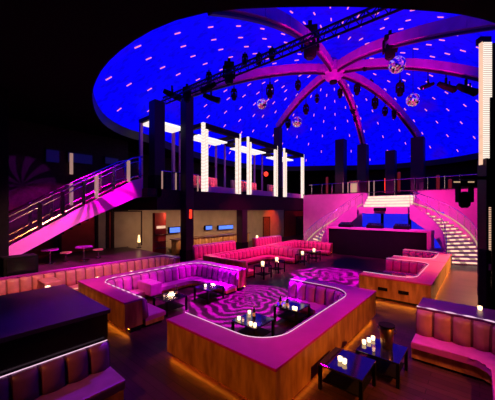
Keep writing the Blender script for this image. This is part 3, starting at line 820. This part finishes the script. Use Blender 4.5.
# arm + moving head at its left
q = at(464, 186, 8.8)
am = thing('stage_light', 'black moving head stage light hanging in front of the pink wall, beside the right tower', 'stage light', tuple(q))
cc = at(470, 182, 8.9)
MB().obox(at(474, 178, 8.95), ra, fa, za_, .45, .05, .05).build('arm', M_matte, am)
MB().obox(at(464.5, 184, 8.85), ra, fa, za_, .27, .17, .10, .02).build('base', M_matte, am)
for s_ in (-1, 1): MB().obox(at(464.5 + s_ * 6.5, 194, 8.85), ra, fa, za_, .03, .09, .27, .01).build('yoke_arm', M_matte, am)
hp = at(464.5, 199, 8.85)
MB().lathe([(.10, -.27), (.15, -.22), (.17, .05), (.12, .2), (.05, .24)], tuple(hp), 14).build('head', M_matte, am, smooth=True)
MB().lathe([(.10, -.29), (.10, -.27)], tuple(hp), 14).build('lens', M_black, am)
for px in (457, 471):
    qq = at(px, 182, 8.68); MB().obox(qq, ra, fa, za_, .10, .01, .02).build('display', E_rail, am)

# ------------------------------------------------------------------ CEILING BEAMS, HUB, TRUSS
HZT = 14.2
hubp = Vector((HUB.x, HUB.y, HZT))
BEAMS = [('left', Vector((gal_tops[187].x, gal_tops[187].y, gal_tops[187].z + .1)), 1.7), ('lower left', Vector((gal_tops[278].x, gal_tops[278].y, gal_tops[278].z)), 1.8),
         ('far middle', far_tops[1].copy(), 2.2), ('far right', far_tops[3].copy(), 2.2), ('right', Vector((3.0, 22.0, 9.6)), 1.9), ('near right', Vector((1.9, 12.0, 9.3)), 1.5), ('near left', Vector((-5.9, 5.2, 9.4)), 1.8)]
WHERE = {'left': 'from the hub to the left plum pillar', 'lower left': 'from the hub down to the pillar behind the white portals', 'far middle': 'from the hub to the second far pillar',
         'far right': 'from the hub to the rightmost far pillar', 'right': 'from the hub level to the right edge', 'near right': 'from the hub overhead to the upper right', 'near left': 'from the hub overhead to the top of the frame'}
beam_pts = {}
for nme, e, ex in BEAMS:
    pts = []
    for k in range(25):
        s_ = k / 24
        p = hubp.lerp(e, s_); p.z = HZT + (e.z - HZT) * s_ ** ex; pts.append(p)
    beam_pts[nme] = pts
    t = thing('ceiling_beam', 'curved magenta ceiling beam running ' + WHERE[nme], 'beam', tuple(e), 'curved dome beams')
    ex_ = [pts[0].lerp(pts[1], .75)] + pts[1:]
    MB().sweep([p + Vector((0, 0, .12)) for p in ex_], .42, .5).build('beam', M_beam, t)
    MB().sweep([p + Vector((0, 0, -.26)) for p in ex_], .16, .10).build('lower_rail', M_pillar, t)
    for k in range(3, 24, 4):
        MB().obox(pts[k] + Vector((0, 0, .12)), pts[k + 1] - pts[k - 1], (pts[k + 1] - pts[k - 1]).cross(Vector((0, 0, 1))), Vector((0, 0, 1)), .06, .235, .27).build('joint_plate', M_beam, t)
t = thing('ceiling_hub', 'round purple steel hub where the dome beams meet', 'hub', tuple(hubp))
MB().lathe([(.25, -.75), (.55, -.6), (.7, -.35), (.9, -.25), (.9, .45), (.4, .7), (.2, 1.0)], tuple(hubp), 20).build('drum', M_beam, t)
MB().lathe([(.12, -.95), (.28, -.9), (.28, -.75)], tuple(hubp), 14).build('cap', M_matte, t)
# straight dark truss across the near left part of the dome
TZ = 10.0
tr = thing('lighting_truss', 'dark straight lighting truss crossing the upper left of the dome', 'truss', (-8, 9, TZ))
TA, TB = Vector((-14.35, 9.0, TZ)), Vector((-.9, 9.5, TZ))
for dy, dz in ((-.18, -.15), (.18, -.15), (0, .17)):
    MB().tube([TA + Vector((0, dy, dz)), TB + Vector((0, dy, dz))], .045, 8).build('chord', M_pillar, tr)
NB = 30; mb = MB()
for k in range(NB):
    a = TA.lerp(TB, k / NB); b = TA.lerp(TB, (k + .5) / NB); c2 = TA.lerp(TB, (k + 1) / NB)
    for dy in (-.18, .18):
        mb.tube([a + Vector((0, dy, -.15)), b + Vector((0, 0, .17))], .02, 5); mb.tube([b + Vector((0, 0, .17)), c2 + Vector((0, dy, -.15))], .02, 5)
mb.build('lattice', M_pillar, tr)
beam_pts['truss'] = [TA.lerp(TB, k / 24) for k in range(25)]

# moving heads: prototype at origin, hanging point = origin, body below
WORLDPARENT[0] = False
proto = thing('stage_light', 'x', 'stage light', (0, 0, 0))
MB().box(-.06, .06, -.06, .06, -.12, .08, .01).build('clamp', M_matte, proto)
MB().box(-.22, .22, -.17, .17, -.34, -.12, .03).build('base', M_matte, proto)
for s_ in (-1, 1): MB().box(s_ * .24 - .04, s_ * .24 + .04, -.10, .10, -.80, -.30, .015).build('yoke_arm', M_matte, proto)
hd = MB().lathe([(.13, -1.05), (.19, -1.0), (.20, -.75), (.17, -.50), (.08, -.42)], (0, 0, 0), 14).build('head', M_matte, proto, smooth=True)
MB().lathe([(.12, -1.07), (.12, -1.05)], (0, 0, 0), 14).build('lens', M_black, proto)
# slanted profile spotlight prototype
proto2 = thing('stage_light', 'x', 'stage light', (0, 0, 0))
MB().box(-.05, .05, -.05, .05, -.25, .08, .01).build('clamp', M_matte, proto2)
MB().tube([(-.45, 0, -.25), (-.1, 0, -.40), (.25, 0, -.52), (.5, 0, -.60)], [.13, .17, .17, .2], 12).build('body', M_matte, proto2, smooth=False)
MB().tube([(.5, 0, -.60), (.56, 0, -.62)], [.2, .16], 12).build('lens', M_black, proto2)
for s_ in (-1, 1): MB().obox((.05, s_ * .2, -.34), (1, 0, 0), (0, 1, 0), (0, 0, 1), .04, .015, .14).build('yoke_arm', M_matte, proto2)
proto_used = {id(proto): False, id(proto2): False}
def hang(p0, px, py, beam, size, label, rz=0):
    """hang a light under the given beam so that its body shows around pixel px,py"""
    bp = beam_pts[beam]; best = None
    for a, b in zip(bp, bp[1:]):
        for k in range(8):
            q = a.lerp(b, k / 8); pq = proj(q)
            if pq is None: continue
            e = abs(pq[0] - px) + .3 * abs(pq[1] - py)
            if best is None or e < best[0]: best = (e, q, pq)
    q = best[1]; d = best[2][2]; tgt = at(px, py, d)
    loc = Vector((tgt.x, tgt.y, min(tgt.z + .62 * size, 16)))
    if not proto_used[id(p0)]:
        o = p0; proto_used[id(p0)] = True; o.location = loc; o.rotation_euler = (0, 0, rz); o['label'] = label
    else: o = dup(p0, loc, label, rz)
    o.scale = (size, size, size)
    o['group'] = 'black stage lights under the dome'
    # suspension rod up to the beam
    zt = q.z - .2
    if zt - loc.z > .12:
        rod = MB().tube([(0, 0, .05), (0, 0, (zt - loc.z) / size)], .03, 6).build('drop_rod', M_matte, o)
L1 = [(310, 44, 'near left', 1.9, 'largest black stage light at the top, left of the hub'), (390, 48, 'near right', 1.35, 'large black stage light at the top, right of the hub'),
      (229, 74, 'truss', 1.05, 'black stage light under the left dark truss, by its middle'), (187, 95, 'truss', .85, 'black stage light just above the left plum pillar'),
      (234, 95, 'left', .8, 'small black stage light below the left beam, nearest the truss'), (270, 92, 'left', 1.0, 'black stage light below the left beam, by its middle'),
      (298, 86, 'left', .75, 'small black stage light below the left beam near the hub'), (209, 78, 'truss', .55, 'tiny stage light on the dark truss left of its big one'),
      (259, 60, 'truss', .5, 'tiny stage light on the dark truss right of its big one'), (245, 60, 'truss', .5, 'tiny stage light on the dark truss near the top'), (272, 55, 'truss', .5, 'tiny stage light at the upper end of the dark truss'),
      (365, 66, 'right', .8, 'small stage light above the right beam near the hub'), (400, 90, 'right', .95, 'black stage light below the right beam beside the lower mirror ball'),
      (340, 94, 'far middle', .75, 'small stage light on the far middle beam, upper'), (353, 109, 'far middle', 1.0, 'stage light on the far middle beam, middle'), (355, 119, 'far middle', .6, 'tiny stage light on the far middle beam, lower'),
      (357, 90, 'far right', .9, 'stage light on the far right beam near the hub'), (371, 85, 'far right', .75, 'small stage light just right of the one near the hub'), (375, 104, 'far right', .95, 'stage light on the far right beam, middle'),
      (385, 112, 'far right', .8, 'stage light on the far right beam, lower middle'), (394, 115, 'far right', .8, 'stage light on the far right beam, lowest'),
      (306, 110, 'lower left', .9, 'stage light on the lower left beam, middle'), (288, 124, 'lower left', .9, 'stage light at the bottom of the lower left beam'), (317, 99, 'lower left', .7, 'small stage light on the lower left beam near the hub')]
for px, py, bm_, sz, lab in L1: hang(proto, px, py, bm_, sz, lab, rz=YAW + random.uniform(-.5, .5))
L2 = [(172, 98, 'truss', 1.0, 'slanted black spotlight at the left end of the dark truss', YAW + .2), (209, 90, 'truss', .8, 'slanted spotlight below the dark truss between two stage lights', YAW + PI - .2), (211, 101, 'left', 1.1, 'long horizontal black spotlight right of the left plum pillar', YAW),
      (446, 90, 'right', 1.1, 'black spotlight below the right beam, third from the edge', YAW), (466, 93, 'right', 1.2, 'black spotlight below the right beam next to the white tower', YAW), (428, 88, 'right', .8, 'small spotlight below the right beam near the lower mirror ball', YAW + PI)]
for px, py, bm_, sz, lab, rz in L2: hang(proto2, px, py, bm_, sz, lab, rz)

# mirror balls
mb_proto = None
for px, py, beam, rad, lab in ((397, 65, 'right', 8, 'large mirror ball in front of the right beam'), (413, 100, 'right', 6.3, 'mirror ball hanging below the right beam'), (262, 104, 'left', 5, 'mirror ball hanging below the left beam'), (297, 122, 'lower left', 5, 'mirror ball beside the lower left beam')):
    bp = beam_pts[beam]; q = min(bp, key=lambda v: abs((proj(v) or (9e9,))[0] - px)); d = proj(q)[2] - (.9 if py < 70 else 0)
    c_ = at(px, py, d); R_ = rad * d / FPX
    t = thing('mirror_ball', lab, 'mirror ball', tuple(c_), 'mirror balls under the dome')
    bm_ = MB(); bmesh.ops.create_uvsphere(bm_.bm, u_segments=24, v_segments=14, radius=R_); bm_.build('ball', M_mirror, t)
    MB().lathe([(.06, R_ - .02), (.06, R_ + .08), (.02, R_ + .1)], (0, 0, 0), 10).build('cap', M_chrome, t)
    th = math.atan2(c_.y - HUB.y, c_.x - HUB.x); rho = min(.97, (Vector((c_.x, c_.y)) - HUB).length / rim_r(th))
    MB().tube([(0, 0, R_ + .08), (0, 0, dome_pt(th, rho).z - c_.z)], .015, 5).build('cable', M_matte, t)

# pink LED dashes on the dome
dash_me = MB().box(-.16, .16, -.028, .028, -.03, .01).build('dome_light', E_dash)
first = True; nd = 0
cand = []
NM = 46
for i in range(NM):
    th = 2 * PI * (i + .3) / NM
    rr = rim_r(th)
    n = max(3, int(rr / 1.65))
    for k in range(1, n + 1):
        rho = (k - .35 - (.5 if i % 2 else 0)) / n
        if rho < .13 or (i % 2 and rho < .34): continue
        p = dome_pt(th, rho); pq = proj(p)
        if pq is None or not (-5 < pq[0] < 500 and -5 < pq[1] < 170): continue
        cand.append((pq[2], th, rho))
cand.sort(); cand = cand[:298]
for _, th, rho in cand:
    p = dome_pt(th, rho); p2 = dome_pt(th, min(1, rho + .02))
    o = dash_me if first else dash_me.copy()
    if not first: COL.objects.link(o)
    first = False
    xax = (p2 - p).normalized(); yax = Vector((0, 0, 1)).cross(xax).normalized(); zax = xax.cross(yax)
    Mx = Matrix((xax, yax, zax)).transposed().to_4x4(); Mx.translation = p - zax * .04
    o.matrix_world = Mx
    tag(o, 'small pink light dash on the blue dome ceiling', 'ceiling light', 'pink light dashes on the dome')
WORLDPARENT[0] = True

# ------------------------------------------------------------------ TABLES AND TABLEWARE
WORLDPARENT[0] = False
tproto = thing('low_table', 'x', 'table', (0, 0, 0))
MB().box(-.42, .42, -.42, .42, .46, .5, .008).build('table_top', M_table, tproto)
for sx in (-1, 1):
    for sy in (-1, 1): MB().box(sx * .39 - .03, sx * .39 + .03, sy * .39 - .03, sy * .39 + .03, 0, .46).build('leg', M_matte, tproto)
MB().box(-.36, .36, -.36, .36, .14, .16).build('lower_shelf', M_matte, tproto)
cproto = thing('candle', 'x', 'candle', (0, 0, 0))
MB().lathe([(.030, 0), (.042, .01), (.048, .09), (.044, .09), (.036, .02)], (0, 0, 0), 14).build('glass_cup', E_candle, cproto, smooth=True)
MB().lathe([(.0, .03), (.014, .05), (.010, .075), (.0, .1)], (0, 0, 0), 8).build('flame', E_flame, cproto, smooth=True)
bproto = thing('bottle', 'x', 'bottle', (0, 0, 0))
MB().lathe([(.036, 0), (.04, .01), (.04, .19), (.03, .23), (.014, .26), (.014, .32)], (0, 0, 0), 14).build('body', M_bottle, bproto, smooth=True)
MB().lathe([(.0415, .06), (.0415, .15)], (0, 0, 0), 14).build('paper_label', M_labelp, bproto)
MB().lathe([(.017, .31), (.017, .345)], (0, 0, 0), 10).build('cap', M_goldmetal, bproto)
gproto = thing('drinking_glass', 'x', 'glass', (0, 0, 0))
MB().lathe([(.03, 0), (.036, .12), (.033, .12), (.028, .01)], (0, 0, 0), 14).build('tumbler', M_clear, gproto, smooth=True)
MB().lathe([(.027, .012), (.031, .07)], (0, 0, 0), 12).build('drink', E_warm, gproto, smooth=True)  # glow of the drink is put in as emission
kproto = thing('ice_bucket', 'x', 'ice bucket', (0, 0, 0))
MB().lathe([(.10, 0), (.105, .01), (.135, .30), (.128, .30), (.098, .02)], (0, 0, 0), 20).build('bucket', M_bucket, kproto, smooth=True)
MB().lathe([(.135, .30), (.15, .305), (.15, .325), (.128, .325)], (0, 0, 0), 20).build('rim', M_matte, kproto)
for s_ in (-1, 1): MB().tube([(s_ * .13, 0, .22), (s_ * .17, 0, .24), (s_ * .17, 0, .28), (s_ * .135, 0, .29)], .01, 6).build('handle', M_bucket, kproto)
used = set()
def put(proto_, loc, label, group=None, rz=0, sc=1):
    if id(proto_) in used: o = dup(proto_, loc, label, rz)
    else:
        used.add(id(proto_)); o = proto_; o.location = loc; o.rotation_euler = (0, 0, rz); o['label'] = label
    o.scale = (sc, sc, sc)
    if group: o['group'] = group
    return o
TB_ = 'low black tables'
tables = [((-4.75, 5.75), 'low black table in the foreground banquette, nearer one crowded with glasses'), ((-4.55, 7.45), 'low black table in the foreground banquette, farther one with bottles'),
          ((-8.25, 5.45), 'low black table at the left magenta banquette, left one'), ((-8.1, 7.1), 'low black table at the left magenta banquette, right one'),
          ((-1.62, 6.35), 'low black table at the lower right, under the ice bucket'), ((-2.0, 5.35), 'low black table at the bottom edge in front of the ice bucket table')]
for (x, y), lab in tables: put(tproto, (x, y, 0), lab, TB_)
far = [((-8.6, 11.2), 'small dark table at the first salmon banquette, left one'), ((-8.75, 12.7), 'small dark table at the first salmon banquette, right one'),
       ((-8.75, 15.6), 'small dark table at the second salmon banquette, left one'), ((-8.75, 17.2), 'small dark table at the second salmon banquette, right one'),
       ((-11.75, 2.75), 'small table behind the black cabinet by the peach banquette'), ((-11.75, 4.4), 'small table at the peach banquette behind the magenta ledge, left'), ((-11.75, 5.8), 'small table at the peach banquette behind the magenta ledge, right'),
       ((-3.4, 13.3), 'small dark table inside the nearer right platform banquette')]
for (x, y), lab in far:
    o = put(tproto, (x, y, 0), lab, TB_); o.scale = (.8, .8, 1.3)
FZ = .65
CG = 'glowing candles in glass cups'
for (x, y), lab in (((-8.6, 11.2), 'glowing candle on the left table of the first salmon banquette'), ((-8.75, 12.7), 'glowing candle on the right table of the first salmon banquette'), ((-8.75, 15.6), 'glowing candle on the left table of the second salmon banquette'),
                    ((-8.75, 17.2), 'glowing candle on the right table of the second salmon banquette'), ((-11.75, 2.75), 'glowing candle just behind the black cabinet'), ((-11.75, 4.4), 'glowing candle behind the magenta ledge, left of two'), ((-11.75, 5.8), 'glowing candle behind the magenta ledge, right of two')):
    put(cproto, (x, y, FZ), lab, CG, sc=1.9 if y > 8 else 1.6)
put(cproto, tuple(on(480, 310, 1.05)), 'glowing candle on the plum ledge at the right edge', CG, sc=1.0)
put(cproto, (-14.4 + .05, 17.9, 1.15), 'glowing candle on the back edge of the small pink banquette under the gallery', CG, sc=2)
# foreground items
for px, py, k, lab in ((239, 320, 'c', 'glowing candle at the left of the nearer foreground table'), (247, 313, 'c', 'glowing candle at the back of the nearer foreground table'), (240, 331, 'c', 'glowing candle at the front left of the nearer foreground table'), (249, 332, 'c', 'glowing candle at the front of the nearer foreground table'),
                       (248, 325, 'g', 'amber drink in the middle of the nearer foreground table'), (254, 318, 'b', 'dark bottle at the right of the nearer foreground table'), (243, 322, 'g', 'amber drink left of the middle on the nearer foreground table'),
                       (274, 309, 'b', 'dark bottle on the farther foreground table, back'), (277, 313, 'b', 'dark bottle on the farther foreground table, middle'), (276, 319, 'c', 'glowing candle at the front of the farther foreground table'), (284, 319, 'c', 'glowing candle at the front right of the farther foreground table'),
                       (281, 308, 'g', 'amber drink at the back of the farther foreground table'), (267, 319, 'g', 'amber drink at the left of the farther foreground table'), (272, 315, 'g', 'amber drink beside the bottles on the farther foreground table')):
    q = on(px, py, .5)
    tx, ty = (tables[0][0] if py > 312 and px < 260 else tables[1][0])
    q.x = min(tx + .34, max(tx - .34, q.x)); q.y = min(ty + .34, max(ty - .34, q.y))
    put({'c': cproto, 'g': gproto, 'b': bproto}[k], (q.x, q.y, .5), lab, {'c': CG, 'g': 'amber drinks on the tables', 'b': 'dark bottles on the tables'}[k], sc={'c': 1.0, 'g': 1.0, 'b': 1.05}[k])
nap = []
for (x, y), lab in (((-4.45, 5.55), 'crumpled blue napkin on the nearer foreground table'), ((-4.85, 7.25), 'crumpled blue napkin on the farther foreground table')):
    bm_ = MB(); bmesh.ops.create_grid(bm_.bm, x_segments=8, y_segments=8, size=.11)
    for v in bm_.bm.verts: v.co.z = .02 + .018 * math.sin(v.co.x * 60) * math.cos(v.co.y * 47)
    o = bm_.build('sheet', M_sheet, smooth=True); o.location = (x, y, .5); o.rotation_euler = (0, 0, .4); tag(o, lab, 'sheet')  # thin wavy blue sheets for the blue spots on the tables
put(cproto, (-8.25, 5.45, .5), 'glowing candle on the left table of the magenta banquette', CG); put(bproto, (-8.15, 5.65, .5), 'dark bottle on the left table of the magenta banquette')
put(cproto, (-8.2, 7.0, .5), 'glowing candle on the right table of the magenta banquette', CG); put(gproto, (-8.3, 5.25, .5), 'amber drink on the left table of the magenta banquette')
# lower right table
put(kproto, (-1.55, 6.45, .5), 'gold champagne bucket with black rim at the lower right').scale = (1.1, 1.1, 1.55)
for px, py, lab in ((364, 344, 'glowing candle left of the gold bucket, leftmost of three'), (369, 342, 'glowing candle left of the gold bucket, middle of three'), (373, 340, 'glowing candle left of the gold bucket, rightmost of three')):
    q = on(px, py, .5); q.x = max(-1.98, q.x); q.y = min(6.72, max(5.98, q.y)); put(cproto, (q.x, q.y, .5), lab, CG, sc=.95)
put(cproto, (-2.12, 5.28, .5), 'glowing candle on the table at the bottom edge, left one', CG, sc=.95); put(cproto, (-2.02, 5.25, .5), 'glowing candle on the table at the bottom edge, right one', CG, sc=.95)
put(gproto, (-1.72, 6.1, .5), 'pinkish drink in front of the gold bucket')
WORLDPARENT[0] = True

# ------------------------------------------------------------------ LIGHTS
def spot(name, loc, target, col, power, ang=40, blend=.5, size=.15, gobo=None):
    l = bpy.data.lights.new(name, 'SPOT'); l.energy = power; l.color = col; l.spot_size = math.radians(ang); l.spot_blend = blend; l.shadow_soft_size = size
    o = bpy.data.objects.new(name, l); COL.objects.link(o); o.location = loc
    o.rotation_euler = (Vector(target) - Vector(loc)).to_track_quat('-Z', 'Y').to_euler()
    if gobo:
        l.use_nodes = True; nt = l.node_tree; em = nt.nodes['Emission']
        tc = nt.nodes.new('ShaderNodeTexCoord'); sp = nt.nodes.new('ShaderNodeSeparateXYZ'); nt.links.new(tc.outputs['Normal'], sp.inputs[0])
        dx = nt.nodes.new('ShaderNodeMath'); dx.operation = 'DIVIDE'; dy = nt.nodes.new('ShaderNodeMath'); dy.operation = 'DIVIDE'
        nt.links.new(sp.outputs[0], dx.inputs[0]); nt.links.new(sp.outputs[2], dx.inputs[1]); nt.links.new(sp.outputs[1], dy.inputs[0]); nt.links.new(sp.outputs[2], dy.inputs[1])
        cb = nt.nodes.new('ShaderNodeCombineXYZ'); nt.links.new(dx.outputs[0], cb.inputs[0]); nt.links.new(dy.outputs[0], cb.inputs[1])
        kind, scale = gobo
        def M(op, a_, b_=None):
            n_ = nt.nodes.new('ShaderNodeMath'); n_.operation = op
            for k_, v_ in enumerate((a_, b_)):
                if v_ is None: continue
                if isinstance(v_, (int, float)): n_.inputs[k_].default_value = v_
                else: nt.links.new(v_, n_.inputs[k_])
            return n_.outputs[0]
        th_ = M('ARCTAN2', dy.outputs[0], dx.outputs[0])
        r_ = M('SQRT', M('ADD', M('MULTIPLY', dx.outputs[0], dx.outputs[0]), M('MULTIPLY', dy.outputs[0], dy.outputs[0])))
        nz = nt.nodes.new('ShaderNodeTexNoise'); nz.inputs['Scale'].default_value = scale * .25; nt.links.new(cb.outputs[0], nz.inputs['Vector'])
        if kind == 'pinwheel':          # curved rays around a plain disc
            ph = M('ADD', M('MULTIPLY', th_, 11), M('MULTIPLY', r_, scale)); v = M('SINE', ph)
            v = M('ADD', v, M('MULTIPLY', M('GREATER_THAN', r_, .30), .9))
        elif kind == 'crescents':       # broken scalloped rings
            ph = M('ADD', M('MULTIPLY', r_, scale), M('MULTIPLY', M('SINE', M('ADD', M('MULTIPLY', th_, 6), M('MULTIPLY', r_, 9))), 2.2))
            v = M('ADD', M('SINE', ph), M('MULTIPLY', M('SUBTRACT', nz.outputs['Fac'], .58), 4))
        else:
            ph = M('ADD', M('MULTIPLY', dx.outputs[0], scale), M('MULTIPLY', nz.outputs['Fac'], 9)); v = M('SINE', ph)
        w = nt.nodes.new('ShaderNodeMath'); w.operation = 'MULTIPLY_ADD'; nt.links.new(v, w.inputs[0]); w.inputs[1].default_value = .5; w.inputs[2].default_value = .5
        cr = nt.nodes.new('ShaderNodeValToRGB'); cr.color_ramp.elements[0].position = .40; cr.color_ramp.elements[1].position = .55
        cr.color_ramp.elements[0].color = (.08, .08, .08, 1)
        nt.links.new(w.outputs[0], cr.inputs[0]); nt.links.new(cr.outputs[0], em.inputs['Strength'])
    return o
def area(name, loc, target, col, power, sx, sy):
    l = bpy.data.lights.new(name, 'AREA'); l.energy = power; l.color = col; l.shape = 'RECTANGLE'; l.size = sx; l.size_y = sy
    o = bpy.data.objects.new(name, l); COL.objects.link(o); o.location = loc
    o.rotation_euler = (Vector(target) - Vector(loc)).to_track_quat('-Z', 'Y').to_euler(); return o
def point(name, loc, col, power, size=.1):
    l = bpy.data.lights.new(name, 'POINT'); l.energy = power; l.color = col; l.shadow_soft_size = size
    o = bpy.data.objects.new(name, l); COL.objects.link(o); o.location = loc; return o
MAG = (1, .0, .75); PINK = (1, .02, .28); VIO = (.55, 0, 1)
spot('spot_front_sofa', (-6, 9, 9), (-3.6, 6.0, .9), MAG, 1350, 50, .6)
# left magenta banquette
spot('spot_left_sofa', (-6, 9.2, 9.6), (-9.6, 6.3, .6), MAG, 1900, 44, .6)
spot('spot_left_sofa_gobo', (-5, 12, 10), (-9.8, 7.2, .6), MAG, 9000, 22, .3, .02, gobo=('bands', 26))
# dance-floor gobos
spot('gobo_dance_floor', (-7.2, 11, 11), (-6.9, 7.9, 0), (.70, 0, 1), 120000, 25, .35, .02, gobo=('crescents', 200.0))
spot('gobo_dance_floor_far', (-7.5, 15.5, 11), (-5.9, 13.8, 0), (.70, 0, 1), 150000, 24, .3, .02, gobo=('crescents', 105.0))
# salmon sofas, hot pink
spot('spot_salmon_a', (-7, 13, 9.5), (-11, 13, .6), PINK, 8500, 46, .7)
spot('spot_salmon_b', (-6.5, 17.5, 9.5), (-11, 19, .6), PINK, 8500, 42, .7)
spot('spot_salmon_c', (-9, 15, 9.5), (-14.2, 16.5, .8), PINK, 4200, 44, .7)
# right platform
spot('spot_platform_near', (-3.4, 10.5, 9), (-2.7, 14.2, .8), (1, .0, .20), 3000, 40, .6)
spot('spot_platform_far', (-3.2, 14.5, 9.3), (-2.7, 18.8, .8), (1, .0, .20), 3200, 38, .6)
# staircase panel, magenta with gobo
pc_ = yz(91, 192)
spot('spot_stair_panel', (-13.3, pc_[0] + .3, 8.2), (SX, pc_[0] - .1, pc_[1]), (1, 0, .9), 4800, 66, .25, .02, gobo=('pinwheel', 6.0))
spot('spot_stair_panel_low', (-12.6, 3.2, 8.2), (SX, 3.4, 1.9), (1, 0, .9), 450, 40, .6, .02)
spot('spot_left_wall', (-12, 4, 8), (-19.5, 3.4, 4.9), (.5, 0, 1), 1800, 24, .2, .02, gobo=('pinwheel', 14))
spot('spot_raised_floor', (-11, 5, 8), (-15.5, 4.5, .9), (.6, 0, 1), 900, 34, .5)
# peach banquette warm
spot('spot_peach', (-8.5, 2.5, 8.2), (-13.2, 3.6, .6), (1, .46, .24), 3600, 60, .6)
# stage wall
spot('spot_stage_wall_right', (-2.5, 19, 9), (-.8, 27, 3.6), (1, .02, .34), 3800, 46, .6)
spot('spot_stage_wall_left', (-8, 19, 9), (-12, 27, 4.2), (1, .07, .42), 3900, 46, .6)
spot('spot_bridge', (-5, 15, 8.5), (-6.1, 24, 2.4), (1, .05, .55), 7500, 56, .6)
# dome beams: magenta uplights
for a_, pw in (((-12, 17, 8.7), 1500), ((-6, 16, 8.6), 1500), ((-2, 20, 8.6), 1700), ((-7, 26, 8.6), 1500), ((-7, 10.5, 8.8), 1000), ((-3, 15.5, 8.8), 1300)):
    spot('beam_uplight', a_, (a_[0] * .6 + HUB.x * .4, a_[1] * .6 + HUB.y * .4, 14), (1, 0, .55), pw * .65, 120, .6, .03)
# added pink fills on the sofas inside the portals
for y in (14.6, 20.2, 25.3): spot('portal_fill', (-16.0, y, 9.0), (-17.3, y, 5.5), (1, .12, .22), 1300, 60, .5, .03)
# right foreground
spot('spot_right_sofa', (-2.6, 4.2, 8), (-.3, 8.2, .5), (1, .20, .36), 1100, 44, .6)
# added amber fills without fixtures, washing the gold fronts
AMB = (1, .26, .02)
spot('amber_front_sofa', (-4.6, -3.5, 6.5), (-4.2, 3.6, .2), AMB, 1700, 34, .7, .05)
spot('amber_front_sofa_side', (3.5, 5.5, 5.5), (-2.5, 6.3, .3), AMB, 2600, 44, .7, .05)
spot('amber_platform', (-2.6, 6.2, 6.5), (-2.6, 11.2, .15), AMB, 2600, 26, .7, .05)
spot('amber_left_sofa', (-9.5, -1.5, 6.0), (-9.2, 3.5, .3), AMB, 800, 36, .7, .05)
# under gallery
for y in (11, 15, 19, 24): area('gallery_fill', (-16.6, y, 3.48), (-17.4, y, 0), (1, .60, .36), 150, .5, .5)  # added warm fills, no fixtures behind them
for y in (14, 17, 20): spot('bar_spot', (-16.2, y, 3.45), (-18.0, y, .5), (1, .5, .2), 260, 70, .6, .04)  # added to brighten the gold bar front
area('tan_panel_light', (-17.3, 7.0, 4.2), (-19.4, 6.8, 1.6), (1, .5, .22), 70, .5, .5)
spot('red_niche', (-17, 26.5, 3.4), (-19.4, 27, 2.2), (1, .05, .02), 600, 70, .5)
spot('red_niche_left', (-17.2, 2.6, 5.0), (-19.4, 2.6, 2.0), (1, .06, .02), 500, 60, .5)
spot('violet_cabinet_top', (-9, 6, 8.2), (-6.2, 2.0, 1.5), (.30, 0, 1), 3000, 20, 1.0)  # added spot imitating the dome's violet sheen on the cabinet top
# added wash over the walkway by the lit stair
spot('walkway_wash', (1.5, 22.5, 6.0), (-.5, 17, 0), (1, .45, .14), 17000, 42, .6)

# ------------------------------------------------------------------ WORLD, CAMERA, VIEW
w = bpy.data.worlds.new('dim_room'); S.world = w; w.use_nodes = True
w.node_tree.nodes['Background'].inputs[0].default_value = (.02, .004, .02, 1); w.node_tree.nodes['Background'].inputs[1].default_value = .02
cam = bpy.data.cameras.new('camera'); co = bpy.data.objects.new('camera', cam); COL.objects.link(co)
co.location = (0, 0, CH); co.rotation_euler = (PI / 2, 0, YAW)
cam.sensor_fit = 'HORIZONTAL'; cam.sensor_width = 36; cam.lens = FPX / 495 * 36
cam.shift_x = -(CX - 247.5) / 495; cam.shift_y = (HZ - 200) / 495
cam.clip_start = .05; cam.clip_end = 200
S.camera = co
S.view_settings.view_transform = 'Standard'; S.view_settings.look = 'None'; S.view_settings.exposure = 0
try:
    S.cycles.use_denoising = True; S.cycles.max_bounces = 5; S.cycles.sample_clamp_indirect = 4
except Exception: pass
